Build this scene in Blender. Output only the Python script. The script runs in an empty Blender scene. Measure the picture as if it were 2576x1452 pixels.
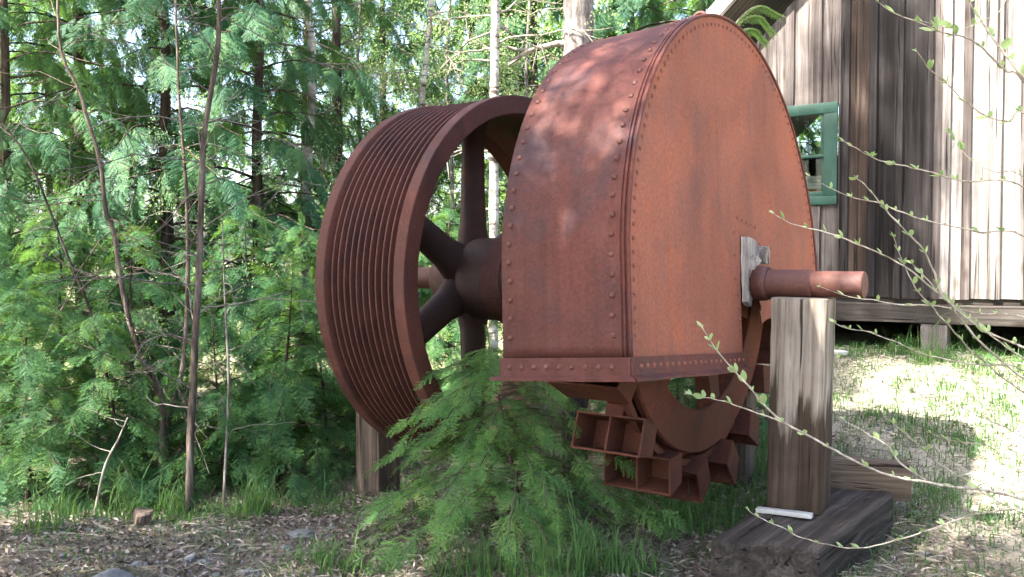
import bpy, bmesh, math, random
import numpy as np
from mathutils import Vector, Matrix, noise

# ------------------------------------------------------------------ camera, sky, sun, exposure
scene = bpy.context.scene
COL = scene.collection
R = math.radians
FPX = 2200.0                                    # focal length in pixels of a 2576 wide picture
PITCH = -math.atan((726 - 655) / FPX)
EYE = Vector((0, 0, 1.5))
cam_data = bpy.data.cameras.new('camera')
cam_data.sensor_width = 36.0
cam_data.lens = 36.0 * FPX / 2576.0
cam_data.clip_end = 2000
cam_data.clip_start = 0.05
cam = bpy.data.objects.new('camera', cam_data)
COL.objects.link(cam)
cam.location = EYE
cam.rotation_euler = (math.pi / 2 + PITCH, 0, 0)
scene.camera = cam

SUN_TO = Vector((-0.66, -0.36, 0.88)).normalized()
SUN_EL = math.asin(SUN_TO.z)
SUN_ROT = math.atan2(SUN_TO.x, SUN_TO.y)
world = bpy.data.worlds.new('World')
scene.world = world
world.use_nodes = True
wn = world.node_tree.nodes
sky = wn.new('ShaderNodeTexSky')
sky.sky_type = 'NISHITA'
sky.sun_disc = False
sky.sun_elevation = SUN_EL
sky.sun_rotation = SUN_ROT
sky.air_density = 1.0
sky.dust_density = 3.5
world.node_tree.links.new(sky.outputs[0], wn['Background'].inputs[0])
wn['Background'].inputs[1].default_value = 0.115
sun_data = bpy.data.lights.new('sun', 'SUN')
sun_data.energy = 5.0
sun_data.angle = R(0.55)
sun_data.color = (1.0, 0.95, 0.86)
sun = bpy.data.objects.new('sun', sun_data)
COL.objects.link(sun)
sun.rotation_euler = (-SUN_TO).to_track_quat('-Z', 'Y').to_euler()
sun.location = SUN_TO * 40
vs = scene.view_settings
vs.view_transform = 'Standard'
vs.look = 'None'
vs.exposure = 3.0
vs.gamma = 1.0
scene.render.engine = 'CYCLES'
cy = scene.cycles
cy.use_denoising = True
cy.use_adaptive_sampling = True
cy.adaptive_threshold = 0.03
cy.max_bounces = 4
cy.diffuse_bounces = 2
cy.glossy_bounces = 2
cy.transmission_bounces = 2
cy.transparent_max_bounces = 6
cy.sample_clamp_indirect = 6.0

rng = np.random.default_rng(7)
random.seed(7)


# ------------------------------------------------------------------ helpers
def at(x, y, Y):
    """point seen at pixel x, y (of the 2576 wide picture) at world depth Y"""
    u = (x - 1288) / FPX
    v = (726 - y) / FPX
    c, s = math.cos(PITCH), math.sin(PITCH)
    d = Vector((u, c - v * s, s + v * c))
    return EYE + d * (Y / d.y)


def smooth(x, a, b):
    t = np.clip((np.asarray(x, float) - a) / (b - a), 0, 1)
    return t * t * (3 - 2 * t)


def ground_z(x, y):
    x = np.asarray(x, float)
    y = np.asarray(y, float)
    q = (x - 1.3) * 0.588 + (y - 4.3) * 0.809
    z = 0.62 * smooth(q, 0.2, 4.6) * smooth(x, 0.7, 2.2) * (1 - smooth(y, 16, 40))
    z = z - 0.2 * smooth(y, 4.6, 6.2) * (1 - smooth(x, 0.6, 1.6))
    z = z + 0.035 * np.sin(x * 2.1 + 0.6) * np.sin(y * 1.7 + 1.1) + 0.018 * np.sin(x * 5.3 + y * 3.1) + 0.012 * np.sin(x * 9.1 - y * 7.7)
    z = z + 0.9 * smooth(y, 14, 45)
    return z


def gz(x, y):
    return float(ground_z(x, y))


def tag(o, label=None, cat=None, group=None, kind=None):
    if label:
        o['label'] = label
    if cat:
        o['category'] = cat
    if group:
        o['group'] = group
    if kind:
        o['kind'] = kind
    return o


def thing(name, label, cat, loc=(0, 0, 0), rot=(0, 0, 0), group=None):
    o = bpy.data.objects.new(name, None)
    COL.objects.link(o)
    o.location = loc
    o.rotation_euler = rot
    o.empty_display_size = 0.1
    return tag(o, label, cat, group)


def link(name, me, mat=None, parent=None, loc=None, rot=None, scale=None):
    o = bpy.data.objects.new(name, me)
    COL.objects.link(o)
    if mat is not None and not me.materials:
        me.materials.append(mat)
    if parent is not None:
        o.parent = parent
    if loc is not None:
        o.location = loc
    if rot is not None:
        o.rotation_euler = rot
    if scale is not None:
        o.scale = scale if hasattr(scale, '__len__') else (scale,) * 3
    return o


def mesh(name, verts, faces, smooth_shade=False):
    me = bpy.data.meshes.new(name)
    me.from_pydata([tuple(v) for v in verts], [], faces)
    if smooth_shade:
        me.polygons.foreach_set('use_smooth', [True] * len(me.polygons))
    me.update()
    return me


def from_bm(name, bm, smooth_angle=None):
    me = bpy.data.meshes.new(name)
    bmesh.ops.recalc_face_normals(bm, faces=bm.faces)
    if smooth_angle is not None:
        for f in bm.faces:
            f.smooth = True
        for e in bm.edges:
            if len(e.link_faces) == 2 and e.calc_face_angle(0) > smooth_angle:
                e.smooth = False
    bm.to_mesh(me)
    bm.free()
    return me


def soup(name, T, tint=None):
    """triangle soup (n,3,3) as a mesh; tint is one number for each triangle"""
    n = len(T)
    me = bpy.data.meshes.new(name)
    me.vertices.add(3 * n)
    me.vertices.foreach_set('co', np.ascontiguousarray(T, dtype=np.float32).ravel())
    me.loops.add(3 * n)
    me.loops.foreach_set('vertex_index', np.arange(3 * n, dtype=np.int32))
    me.polygons.add(n)
    me.polygons.foreach_set('loop_start', np.arange(0, 3 * n, 3, dtype=np.int32))
    if tint is not None:
        a = me.attributes.new('tint', 'FLOAT', 'FACE')
        a.data.foreach_set('value', np.asarray(tint, dtype=np.float32))
    me.update(calc_edges=True)
    return me


def tube_np(pts, radii, n=6, cap=True):
    """verts, faces of a tapered tube along a polyline"""
    pts = [Vector(p) for p in pts]
    V, Fc = [], []
    prev = None
    for i, p in enumerate(pts):
        d = (pts[min(i + 1, len(pts) - 1)] - pts[max(i - 1, 0)]).normalized()
        ref = prev if prev is not None else (Vector((1, 0, 0)) if abs(d.x) < 0.8 else Vector((0, 1, 0)))
        u = (ref - d * ref.dot(d)).normalized()
        prev = u
        w = d.cross(u)
        r = radii[i] if hasattr(radii, '__len__') else radii
        for k in range(n):
            a = 2 * math.pi * k / n
            V.append(p + (u * math.cos(a) + w * math.sin(a)) * r)
    for i in range(len(pts) - 1):
        for k in range(n):
            a, b = i * n + k, i * n + (k + 1) % n
            Fc.append((a, b, b + n, a + n))
    if cap:
        Fc.append(tuple(range(n - 1, -1, -1)))
        m = (len(pts) - 1) * n
        Fc.append(tuple(range(m, m + n)))
    return V, Fc


def join_parts(parts):
    V, Fc = [], []
    for v, f in parts:
        o = len(V)
        V += list(v)
        Fc += [tuple(i + o for i in q) for q in f]
    return V, Fc


def lathe_x(profile, n=64, close=True):
    """surface of revolution round the x axis from (x, r) points; close joins last to first"""
    V, Fc = [], []
    m = len(profile)
    for (x, r) in profile:
        for k in range(n):
            a = 2 * math.pi * k / n
            V.append((x, r * math.cos(a), r * math.sin(a)))
    for i in range(m if close else m - 1):
        j = (i + 1) % m
        for k in range(n):
            l = (k + 1) % n
            Fc.append((i * n + k, i * n + l, j * n + l, j * n + k))
    return V, Fc


def curve_pts(ctrl, n):
    """Catmull-Rom through control points"""
    P = [Vector(c) for c in ctrl]
    P = [P[0] * 2 - P[1]] + P + [P[-1] * 2 - P[-2]]
    out = []
    segs = len(P) - 3
    for i in range(n):
        t = i / (n - 1) * segs
        k = min(int(t), segs - 1)
        f = t - k
        a, b, c, d = P[k], P[k + 1], P[k + 2], P[k + 3]
        out.append(0.5 * ((2 * b) + (c - a) * f + (2 * a - 5 * b + 4 * c - d) * f * f + (3 * b - a - 3 * c + d) * f ** 3))
    return out


def rough_box(sx, sy, sz, cuts=(1, 1, 6), bevel=0.012, jitter=0.004, seed=0, origin='base', skew=None):
    """a hewn timber: bevelled, cut along its length and a little uneven"""
    bm = bmesh.new()
    bmesh.ops.create_cube(bm, size=1)
    for v in bm.verts:
        v.co = Vector((v.co.x * sx, v.co.y * sy, v.co.z * sz))
        if origin == 'base':
            v.co.z += sz / 2
    if skew:
        for v in bm.verts:
            v.co += skew(v.co)
    bmesh.ops.bevel(bm, geom=list(bm.edges), offset=bevel, segments=2, affect='EDGES', profile=0.6)
    lens = (sx, sy, sz)
    for ax in range(3):
        c = cuts[ax]
        if c <= 1:
            continue
        lo, hi = -lens[ax] / 2, lens[ax] / 2
        if ax == 2 and origin == 'base':
            lo, hi = 0, sz
        for i in range(1, c):
            co = Vector((0, 0, 0))
            co[ax] = lo + (hi - lo) * i / c
            no = Vector((0, 0, 0))
            no[ax] = 1
            bmesh.ops.bisect_plane(bm, geom=list(bm.verts) + list(bm.edges) + list(bm.faces), plane_co=co, plane_no=no)
    for v in bm.verts:
        p = v.co * 5 + Vector((seed * 3.1, seed * 1.7, 0))
        v.co += noise.noise_vector(p) * jitter + noise.noise_vector(p * 3.3) * jitter * 0.5
    return from_bm('timber', bm, 0.6)


# ------------------------------------------------------------------ materials
class NT:
    def __init__(self, name):
        self.m = bpy.data.materials.new(name)
        self.m.use_nodes = True
        self.t = self.m.node_tree
        self.b = self.t.nodes['Principled BSDF']
        self.out = self.t.nodes['Material Output']

    def n(self, kind, **kw):
        nd = self.t.nodes.new('ShaderNode' + kind)
        for k, v in kw.items():
            setattr(nd, k, v)
        return nd

    def l(self, a, b):
        self.t.links.new(a, b)

    def coords(self, kind='Object', scale=(1, 1, 1), jitter=True, rot=(0, 0, 0)):
        tc = self.n('TexCoord')
        mp = self.n('Mapping')
        mp.inputs['Scale'].default_value = scale
        mp.inputs['Rotation'].default_value = rot
        self.l(tc.outputs[kind], mp.inputs['Vector'])
        if jitter:
            oi = self.n('ObjectInfo')
            mu = self.n('Math', operation='MULTIPLY')
            mu.inputs[1].default_value = 37.0
            self.l(oi.outputs['Random'], mu.inputs[0])
            cb = self.n('CombineXYZ')
            self.l(mu.outputs[0], cb.inputs[0])
            self.l(mu.outputs[0], cb.inputs[1])
            self.l(cb.outputs[0], mp.inputs['Location'])
        return mp.outputs[0]

    def noise(self, vec, scale, detail=5, rough=0.6, dist=0.0):
        nd = self.n('TexNoise')
        nd.inputs['Scale'].default_value = scale
        nd.inputs['Detail'].default_value = detail
        nd.inputs['Roughness'].default_value = rough
        nd.inputs['Distortion'].default_value = dist
        self.l(vec, nd.inputs['Vector'])
        return nd.outputs['Fac']

    def ramp(self, fac, stops):
        nd = self.n('ValToRGB')
        el = nd.color_ramp.elements
        while len(el) < len(stops):
            el.new(0.5)
        for e, (p, c) in zip(el, stops):
            e.position = p
            e.color = (*c, 1) if len(c) == 3 else c
        self.l(fac, nd.inputs[0])
        return nd.outputs[0]

    def mix(self, fac, a, b, mode='MIX'):
        nd = self.n('Mix', data_type='RGBA', blend_type=mode)
        for s, v in ((nd.inputs['Factor'], fac), (nd.inputs[6], a), (nd.inputs[7], b)):
            if hasattr(v, 'is_linked'):
                self.l(v, s)
            elif isinstance(v, (int, float)):
                s.default_value = v
            else:
                s.default_value = (*v, 1)
        return nd.outputs[2]

    def bump(self, h, strength=0.4, dist=0.01, prev=None):
        nd = self.n('Bump')
        nd.inputs['Strength'].default_value = strength
        nd.inputs['Distance'].default_value = dist
        self.l(h, nd.inputs['Height'])
        if prev:
            self.l(prev, nd.inputs['Normal'])
        return nd.outputs[0]

    def done(self, col=None, rough=0.8, normal=None, spec=0.3, metal=0.0):
        if col is not None:
            if hasattr(col, 'is_linked'):
                self.l(col, self.b.inputs['Base Color'])
            else:
                self.b.inputs['Base Color'].default_value = (*col, 1)
        if hasattr(rough, 'is_linked'):
            self.l(rough, self.b.inputs['Roughness'])
        else:
            self.b.inputs['Roughness'].default_value = rough
        self.b.inputs['Specular IOR Level'].default_value = spec
        self.b.inputs['Metallic'].default_value = metal
        if normal is not None:
            self.l(normal, self.b.inputs['Normal'])
        return self.m


def rust(name, dark, mid, orange, amount=0.5, streak=(1, 1, 0.35), rough=0.7, spec=0.25, drip=0.0):
    t = NT(name)
    v = t.coords('Object', jitter=False)
    vs_ = t.coords('Object', streak, jitter=False)
    n0 = t.noise(v, 1.1, 4, 0.55, 0.6)
    n1 = t.noise(vs_, 3.0, 7, 0.66, 0.5)
    n2 = t.noise(vs_, 6.0, 7, 0.7, 0.3)
    n3 = t.noise(v, 55, 6, 0.75)
    n4 = t.noise(v, 240, 3, 0.6)
    c = t.ramp(n1, [(0.30, dark), (0.50, mid), (0.70, mid)])
    big = t.ramp(n0, [(0.34, (0.72, 0.74, 0.78)), (0.62, (1.12, 1.08, 1.05))])
    c = t.mix(0.9, c, big, 'MULTIPLY')
    o = t.ramp(n2, [(0.66 - 0.22 * amount, (0, 0, 0)), (0.84 - 0.2 * amount, (1, 1, 1))])
    o2 = t.ramp(n0, [(0.40, (0.15, 0.15, 0.15)), (0.66, (1, 1, 1))])
    om = t.mix(1.0, o, o2, 'MULTIPLY')
    c = t.mix(om, c, orange)
    if drip:
        vd = t.coords('Object', (16, 16, 0.42), jitter=False)
        nd = t.noise(vd, 1.0, 4, 0.6, 0.15)
        dr = t.ramp(nd, [(0.36, (0.55, 0.5, 0.5)), (0.52, (1, 1, 1)), (0.70, (1.18, 1.2, 1.25))])
        c = t.mix(drip, c, dr, 'MULTIPLY')
    sp = t.ramp(n3, [(0.36, (0.42, 0.38, 0.38)), (0.56, (1.1, 1.08, 1.06))])
    c = t.mix(0.45, c, sp, 'MULTIPLY')
    sp2 = t.ramp(n4, [(0.34, (0.72, 0.7, 0.7)), (0.55, (1.05, 1.05, 1.05))])
    c = t.mix(0.4, c, sp2, 'MULTIPLY')
    wv = t.noise(v, 2.6, 2, 0.5)
    b = t.bump(wv, 0.6, 0.05)
    b = t.bump(n3, 0.4, 0.005, b)
    b = t.bump(n4, 0.3, 0.0015, b)
    rg = t.ramp(n1, [(0.3, (rough - 0.12,) * 3), (0.7, (rough + 0.15,) * 3)])
    return t.done(c, rg, b, spec)


def wood(name, cols, axis=2, scale=1.0, rough=0.85, crack=0.7, stain=None, vary=0.5, knots=0.6):
    """weathered wood with the grain along one axis: growth bands, fine fibres, drying checks and knots"""
    t = NT(name)

    def co(across, along):
        st = [across * scale] * 3
        st[axis] = along * scale
        return t.coords('Object', tuple(st))
    vb = t.coords('Object', (1.3, 1.3, 1.3))
    g1 = t.noise(co(20, 0.6), 1.0, 6, 0.62, 0.9)
    g2 = t.noise(co(85, 1.6), 1.0, 5, 0.65, 0.3)
    ck = t.noise(co(34, 0.75), 1.0, 2, 0.5, 0.5)
    big = t.noise(vb, 1.6, 5, 0.6, 0.5)
    c = t.ramp(g1, [(0.28, cols[0]), (0.5, cols[1]), (0.72, cols[2])])
    sh = t.ramp(g2, [(0.3, (0.45, 0.43, 0.42)), (0.48, (1, 1, 1)), (0.75, (1.2, 1.2, 1.2))])
    c = t.mix(crack, c, sh, 'MULTIPLY')
    chk = t.ramp(ck, [(0.315, (0.10, 0.09, 0.085)), (0.345, (1, 1, 1))])
    c = t.mix(0.9, c, chk, 'MULTIPLY')
    bg = t.ramp(big, [(0.32, (0.55, 0.52, 0.5)), (0.68, (1.25, 1.23, 1.2))])
    c = t.mix(0.75, c, bg, 'MULTIPLY')
    vo = t.n('TexVoronoi')
    vo.inputs['Scale'].default_value = 1.0
    t.l(co(5.5, 2.6), vo.inputs['Vector'])
    kn = t.ramp(vo.outputs['Distance'], [(0.05, (0.22, 0.17, 0.14)), (0.13, (0.62, 0.56, 0.5)), (0.2, (1, 1, 1))])
    c = t.mix(knots, c, kn, 'MULTIPLY')
    oi = t.n('ObjectInfo')
    rv = t.ramp(oi.outputs['Random'], [(0.0, (0.55, 0.5, 0.48)), (0.5, (0.95, 0.95, 0.97)), (1.0, (1.35, 1.33, 1.3))])
    c = t.mix(vary, c, rv, 'MULTIPLY')
    if stain:
        c = stain(t, c)
    b = t.bump(g2, 0.6, 0.004)
    b = t.bump(g1, 0.4, 0.008, b)
    b = t.bump(chk, 0.8, 0.012, b)
    return t.done(c, rough, b, 0.2)


def leaf_mat(name, stops, trans=0.35, rough=0.55, tcol=(0.25, 0.45, 0.06)):
    t = NT(name)
    a = t.n('Attribute', attribute_name='tint')
    oi = t.n('ObjectInfo')
    ad = t.n('Math', operation='MULTIPLY_ADD')
    ad.inputs[1].default_value = 0.22
    t.l(oi.outputs['Random'], ad.inputs[0])
    t.l(a.outputs['Fac'], ad.inputs[2])
    sb = t.n('Math', operation='SUBTRACT')
    sb.inputs[1].default_value = 0.11
    t.l(ad.outputs[0], sb.inputs[0])
    c = t.ramp(sb.outputs[0], stops)
    t.done(c, rough, None, 0.12)
    tr = t.n('BsdfTranslucent')
    tc = t.mix(0.5, c, tcol)
    t.l(tc, tr.inputs['Color'])
    mx = t.n('MixShader')
    mx.inputs[0].default_value = trans
    t.l(t.b.outputs[0], mx.inputs[1])
    t.l(tr.outputs[0], mx.inputs[2])
    t.l(mx.outputs[0], t.out.inputs[0])
    return t.m


def bark(name, c0, c1, c2, sc=1.0, furrow=0.8):
    t = NT(name)
    v = t.coords('Object', (16 * sc, 16 * sc, 2.6 * sc))
    n1 = t.noise(v, 1.0, 6, 0.65, 0.6)
    v2 = t.coords('Object', (1, 1, 1))
    n2 = t.noise(v2, 5.0 * sc, 4, 0.6)
    c = t.ramp(n1, [(0.34, c0), (0.5, c1), (0.7, c2)])
    d = t.ramp(n2, [(0.35, (0.6, 0.58, 0.55)), (0.65, (1.15, 1.15, 1.15))])
    c = t.mix(0.8, c, d, 'MULTIPLY')
    return t.done(c, 0.9, t.bump(n1, furrow, 0.02), 0.15)


def birch(name):
    t = NT(name)
    v = t.coords('Object', (5, 5, 26))
    n1 = t.noise(v, 1.0, 5, 0.6, 0.3)
    v2 = t.coords('Object', (1, 1, 1))
    n2 = t.noise(v2, 3.2, 5, 0.65)
    c = t.ramp(n1, [(0.36, (0.09, 0.07, 0.055)), (0.46, (0.42, 0.4, 0.36)), (0.7, (0.6, 0.58, 0.53))])
    d = t.ramp(n2, [(0.42, (0.25, 0.2, 0.16)), (0.58, (1, 1, 1))])
    return t.done(t.mix(0.75, c, d, 'MULTIPLY'), 0.8, t.bump(n1, 0.4, 0.008), 0.2)


M = {}
M['band'] = rust('rust_band', (0.044, 0.023, 0.027), (0.092, 0.030, 0.023), (0.13, 0.038, 0.022), 0.5, (1, 1, 0.8), 0.66, 0.22, 0.35)
M['face'] = rust('rust_face', (0.150, 0.066, 0.050), (0.228, 0.086, 0.056), (0.34, 0.086, 0.026), 0.42, (1, 1, 0.6), 0.8, 0.15, 0.12)
M['wheel'] = rust('rust_wheel', (0.042, 0.018, 0.016), (0.085, 0.031, 0.023), (0.125, 0.042, 0.025), 0.45, (1, 1, 1), 0.68, 0.25)
M['bucket'] = rust('rust_bucket', (0.050, 0.021, 0.016), (0.095, 0.035, 0.022), (0.19, 0.058, 0.022), 0.5, (1, 1, 1), 0.8, 0.15)
M['shaft'] = rust('rust_shaft', (0.044, 0.024, 0.025), (0.088, 0.037, 0.029), (0.12, 0.046, 0.03), 0.4, (1, 1, 1), 0.6, 0.3)
M['hub'] = rust('oily_hub', (0.028, 0.022, 0.024), (0.056, 0.030, 0.024), (0.10, 0.034, 0.019), 0.6, (1, 1, 1), 0.6, 0.3)
M['rivet'] = rust('rust_rivet', (0.065, 0.024, 0.019), (0.11, 0.036, 0.024), (0.16, 0.048, 0.024), 0.4, (1, 1, 1), 0.55, 0.3)


def post_stain(t, c):
    tc = t.n('TexCoord')
    sx = t.n('SeparateXYZ')
    t.l(tc.outputs['Object'], sx.inputs[0])
    v = t.coords('Object', (14, 14, 1.6), jitter=False)
    nn = t.noise(v, 1.0, 4, 0.6, 0.4)
    ma = t.n('Math', operation='MULTIPLY_ADD')
    ma.inputs[1].default_value = -0.95
    t.l(nn, ma.inputs[0])
    t.l(sx.outputs[2], ma.inputs[2])
    f = t.ramp(ma.outputs[0], [(0.0, (0, 0, 0)), (0.12, (1, 1, 1))])
    c2 = t.mix(0.9, c, (0.13, 0.085, 0.058), 'MULTIPLY')
    return t.mix(f, c2, c)


M['post'] = wood('post_wood', ((0.05, 0.038, 0.028), (0.21, 0.18, 0.148), (0.34, 0.31, 0.27)), 2, 1.0, crack=0.9, stain=post_stain, vary=0.0, knots=0.4)
M['timber_dark'] = wood('creosote_timber', ((0.010, 0.008, 0.0065), (0.036, 0.030, 0.026), (0.09, 0.077, 0.068)), 1, 0.9, vary=0.2, knots=0.0)
M['timber_brown'] = wood('brown_timber', ((0.03, 0.022, 0.016), (0.1, 0.074, 0.054), (0.18, 0.142, 0.108)), 0, 1.0, vary=0.1)
M['timber_grey'] = wood('grey_timber', ((0.04, 0.036, 0.036), (0.12, 0.105, 0.1), (0.2, 0.18, 0.17)), 2, 1.0, vary=0.1)
M['timber_two'] = wood('stained_timber', ((0.035, 0.028, 0.026), (0.1, 0.078, 0.062), (0.19, 0.145, 0.11)), 2, 1.0, vary=0.1)
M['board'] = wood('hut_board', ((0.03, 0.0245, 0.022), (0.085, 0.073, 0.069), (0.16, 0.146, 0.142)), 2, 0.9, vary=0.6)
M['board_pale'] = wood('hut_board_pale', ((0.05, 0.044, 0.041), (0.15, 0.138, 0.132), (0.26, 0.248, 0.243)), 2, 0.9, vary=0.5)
M['board_dark'] = wood('hut_board_dark', ((0.006, 0.005, 0.0047), (0.017, 0.0145, 0.0145), (0.045, 0.041, 0.042)), 2, 0.9, vary=0.6)  # dark-stained boards, with some tree shade painted into the tone
M['board_brown'] = wood('hut_board_brown', ((0.010, 0.007, 0.0055), (0.034, 0.023, 0.018), (0.078, 0.058, 0.047)), 2, 0.9, vary=0.5)  # brown weathered boards, darkened partly to carry the tree shade
M['roofwood'] = wood('roof_wood', ((0.02, 0.017, 0.015), (0.05, 0.042, 0.036), (0.09, 0.076, 0.066)), 0, 1.0, vary=0.4)
M['rake'] = wood('rake_wood', ((0.25, 0.24, 0.23), (0.42, 0.41, 0.4), (0.55, 0.54, 0.52)), 0, 1.0, vary=0.1, crack=0.4)
M['beam'] = wood('beam_wood', ((0.014, 0.012, 0.0105), (0.044, 0.038, 0.034), (0.085, 0.076, 0.07)), 0, 1.0, vary=0.1)
M['shim'] = wood('bleached_wood', ((0.05, 0.043, 0.037), (0.22, 0.2, 0.18), (0.42, 0.4, 0.37)), 2, 1.6, vary=0.0)


def paint(name, col, wear=(0.2, 0.2, 0.17), rough=0.5):
    t = NT(name)
    v = t.coords('Object', (9, 9, 3))
    n1 = t.noise(v, 2.0, 6, 0.7, 0.3)
    f = t.ramp(n1, [(0.6, (0, 0, 0)), (0.72, (1, 1, 1))])
    n2 = t.noise(t.coords('Object', (1, 1, 1)), 6, 4, 0.6)
    c = t.mix(t.ramp(n2, [(0.3, (0, 0, 0)), (0.7, (1, 1, 1))]), tuple(x * 0.78 for x in col), tuple(min(x * 1.2, 0.85) for x in col))
    c = t.mix(f, c, wear)
    return t.done(c, rough, t.bump(n1, 0.2, 0.003), 0.4)


M['green'] = paint('green_paint', (0.010, 0.046, 0.032), (0.05, 0.1, 0.08))
M['white'] = paint('white_paint', (0.34, 0.34, 0.33), (0.15, 0.14, 0.12))
M['paper'] = paint('paper', (0.7, 0.68, 0.62), (0.5, 0.48, 0.42), 0.9)
M['orange_box'] = paint('orange_card', (0.5, 0.2, 0.08), (0.3, 0.15, 0.08), 0.8)
M['plastic'] = paint('white_plastic', (0.75, 0.76, 0.74), (0.6, 0.6, 0.58), 0.35)


def glass_mat():
    t = NT('window_glass')
    gl = t.n('BsdfGlossy')
    gl.inputs['Roughness'].default_value = 0.02
    gl.inputs['Color'].default_value = (0.4, 0.42, 0.4, 1)
    tr = t.n('BsdfTransparent')
    tr.inputs['Color'].default_value = (0.72, 0.76, 0.74, 1)
    fr = t.n('Fresnel')
    fr.inputs['IOR'].default_value = 1.45
    mx = t.n('MixShader')
    t.l(fr.outputs[0], mx.inputs[0])
    t.l(tr.outputs[0], mx.inputs[1])
    t.l(gl.outputs[0], mx.inputs[2])
    t.l(mx.outputs[0], t.out.inputs[0])
    return t.m


M['glass'] = glass_mat()
M['room'] = NT('dark_room').done((0.03, 0.026, 0.022), 0.95, None, 0.1)

M['cedar'] = leaf_mat('cedar_leaf', [(0.0, (0.014, 0.050, 0.029)), (0.45, (0.038, 0.102, 0.054)), (0.8, (0.088, 0.165, 0.06)), (1.0, (0.16, 0.235, 0.075))], 0.34)
M['hemlock'] = leaf_mat('hemlock_needles', [(0.0, (0.014, 0.048, 0.024)), (0.45, (0.036, 0.102, 0.042)), (0.8, (0.09, 0.175, 0.048)), (1.0, (0.19, 0.285, 0.065))], 0.34)
M['hemlock_young'] = leaf_mat('young_hemlock', [(0.0, (0.03, 0.085, 0.034)), (0.4, (0.075, 0.18, 0.06)), (0.7, (0.16, 0.28, 0.07)), (1.0, (0.3, 0.42, 0.1))], 0.4)
M['far'] = leaf_mat('far_leaf', [(0.0, (0.05, 0.10, 0.04)), (0.5, (0.10, 0.17, 0.06)), (1.0, (0.2, 0.27, 0.1))], 0.45)
M['spring'] = leaf_mat('spring_leaf', [(0.0, (0.15, 0.21, 0.09)), (0.5, (0.25, 0.33, 0.15)), (1.0, (0.38, 0.45, 0.25))], 0.45)
M['grass'] = leaf_mat('grass_blade', [(0.0, (0.028, 0.075, 0.03)), (0.5, (0.055, 0.125, 0.042)), (0.8, (0.1, 0.17, 0.055)), (1.0, (0.3, 0.26, 0.15))], 0.35)
M['straw'] = leaf_mat('dry_grass', [(0.0, (0.12, 0.105, 0.08)), (0.5, (0.23, 0.205, 0.165)), (1.0, (0.4, 0.37, 0.31))], 0.2, 0.8, (0.4, 0.33, 0.2))
M['litter'] = leaf_mat('leaf_litter', [(0.0, (0.04, 0.032, 0.028)), (0.3, (0.10, 0.078, 0.064)), (0.6, (0.17, 0.135, 0.11)), (0.85, (0.22, 0.195, 0.17)), (1.0, (0.33, 0.3, 0.27))], 0.08, 0.85, (0.25, 0.15, 0.08))
M['twig'] = bark('pale_twig', (0.13, 0.11, 0.085), (0.3, 0.265, 0.215), (0.45, 0.42, 0.36), 2.0, 0.3)
M['twig_grey'] = bark('grey_twig', (0.07, 0.06, 0.055), (0.15, 0.13, 0.12), (0.26, 0.24, 0.22), 2.0, 0.3)
M['bark_dark'] = bark('dark_bark', (0.018, 0.013, 0.011), (0.05, 0.036, 0.03), (0.1, 0.078, 0.066))
M['bark_brown'] = bark('brown_bark', (0.03, 0.022, 0.018), (0.085, 0.062, 0.05), (0.2, 0.165, 0.14))
M['bark_grey'] = bark('grey_bark', (0.05, 0.042, 0.038), (0.16, 0.14, 0.13), (0.28, 0.25, 0.235), 1.0, 1.0)
M['birch'] = birch('white_bark')


def ground_mat():
    t = NT('forest_floor')
    v = t.coords('Object', (1, 1, 1), jitter=False)
    n1 = t.noise(v, 0.9, 6, 0.65, 0.4)
    n2 = t.noise(v, 6.0, 7, 0.72, 0.3)
    n3 = t.noise(v, 46, 5, 0.75)
    c = t.ramp(n2, [(0.3, (0.055, 0.044, 0.037)), (0.47, (0.125, 0.102, 0.084)), (0.6, (0.2, 0.17, 0.145)), (0.75, (0.3, 0.27, 0.235))])
    m = t.ramp(n1, [(0.45, (0, 0, 0)), (0.62, (1, 1, 1))])
    g = t.mix(n3, (0.03, 0.055, 0.022), (0.12, 0.135, 0.06))
    mm = t.mix(0.55, (0, 0, 0), m)
    c = t.mix(mm, c, g)
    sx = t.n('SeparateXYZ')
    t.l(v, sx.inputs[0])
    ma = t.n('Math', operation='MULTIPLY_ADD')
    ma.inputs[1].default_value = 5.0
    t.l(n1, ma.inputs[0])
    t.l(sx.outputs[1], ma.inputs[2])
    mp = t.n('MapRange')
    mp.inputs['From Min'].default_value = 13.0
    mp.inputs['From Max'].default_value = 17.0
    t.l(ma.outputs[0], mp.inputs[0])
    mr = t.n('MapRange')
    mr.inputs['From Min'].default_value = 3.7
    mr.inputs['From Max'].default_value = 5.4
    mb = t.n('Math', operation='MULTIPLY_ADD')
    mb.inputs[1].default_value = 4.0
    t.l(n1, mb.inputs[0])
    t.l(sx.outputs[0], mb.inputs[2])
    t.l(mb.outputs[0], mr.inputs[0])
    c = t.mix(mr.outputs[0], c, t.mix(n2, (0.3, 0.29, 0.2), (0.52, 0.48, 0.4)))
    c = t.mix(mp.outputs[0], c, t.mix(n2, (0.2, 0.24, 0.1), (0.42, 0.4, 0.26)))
    s = t.ramp(n3, [(0.34, (0.5, 0.48, 0.46)), (0.62, (1.25, 1.22, 1.2))])
    c = t.mix(0.85, c, s, 'MULTIPLY')
    b = t.bump(n2, 0.7, 0.05)
    b = t.bump(n3, 0.8, 0.015, b)
    return t.done(c, 0.95, b, 0.1)


M['ground'] = ground_mat()


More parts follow.
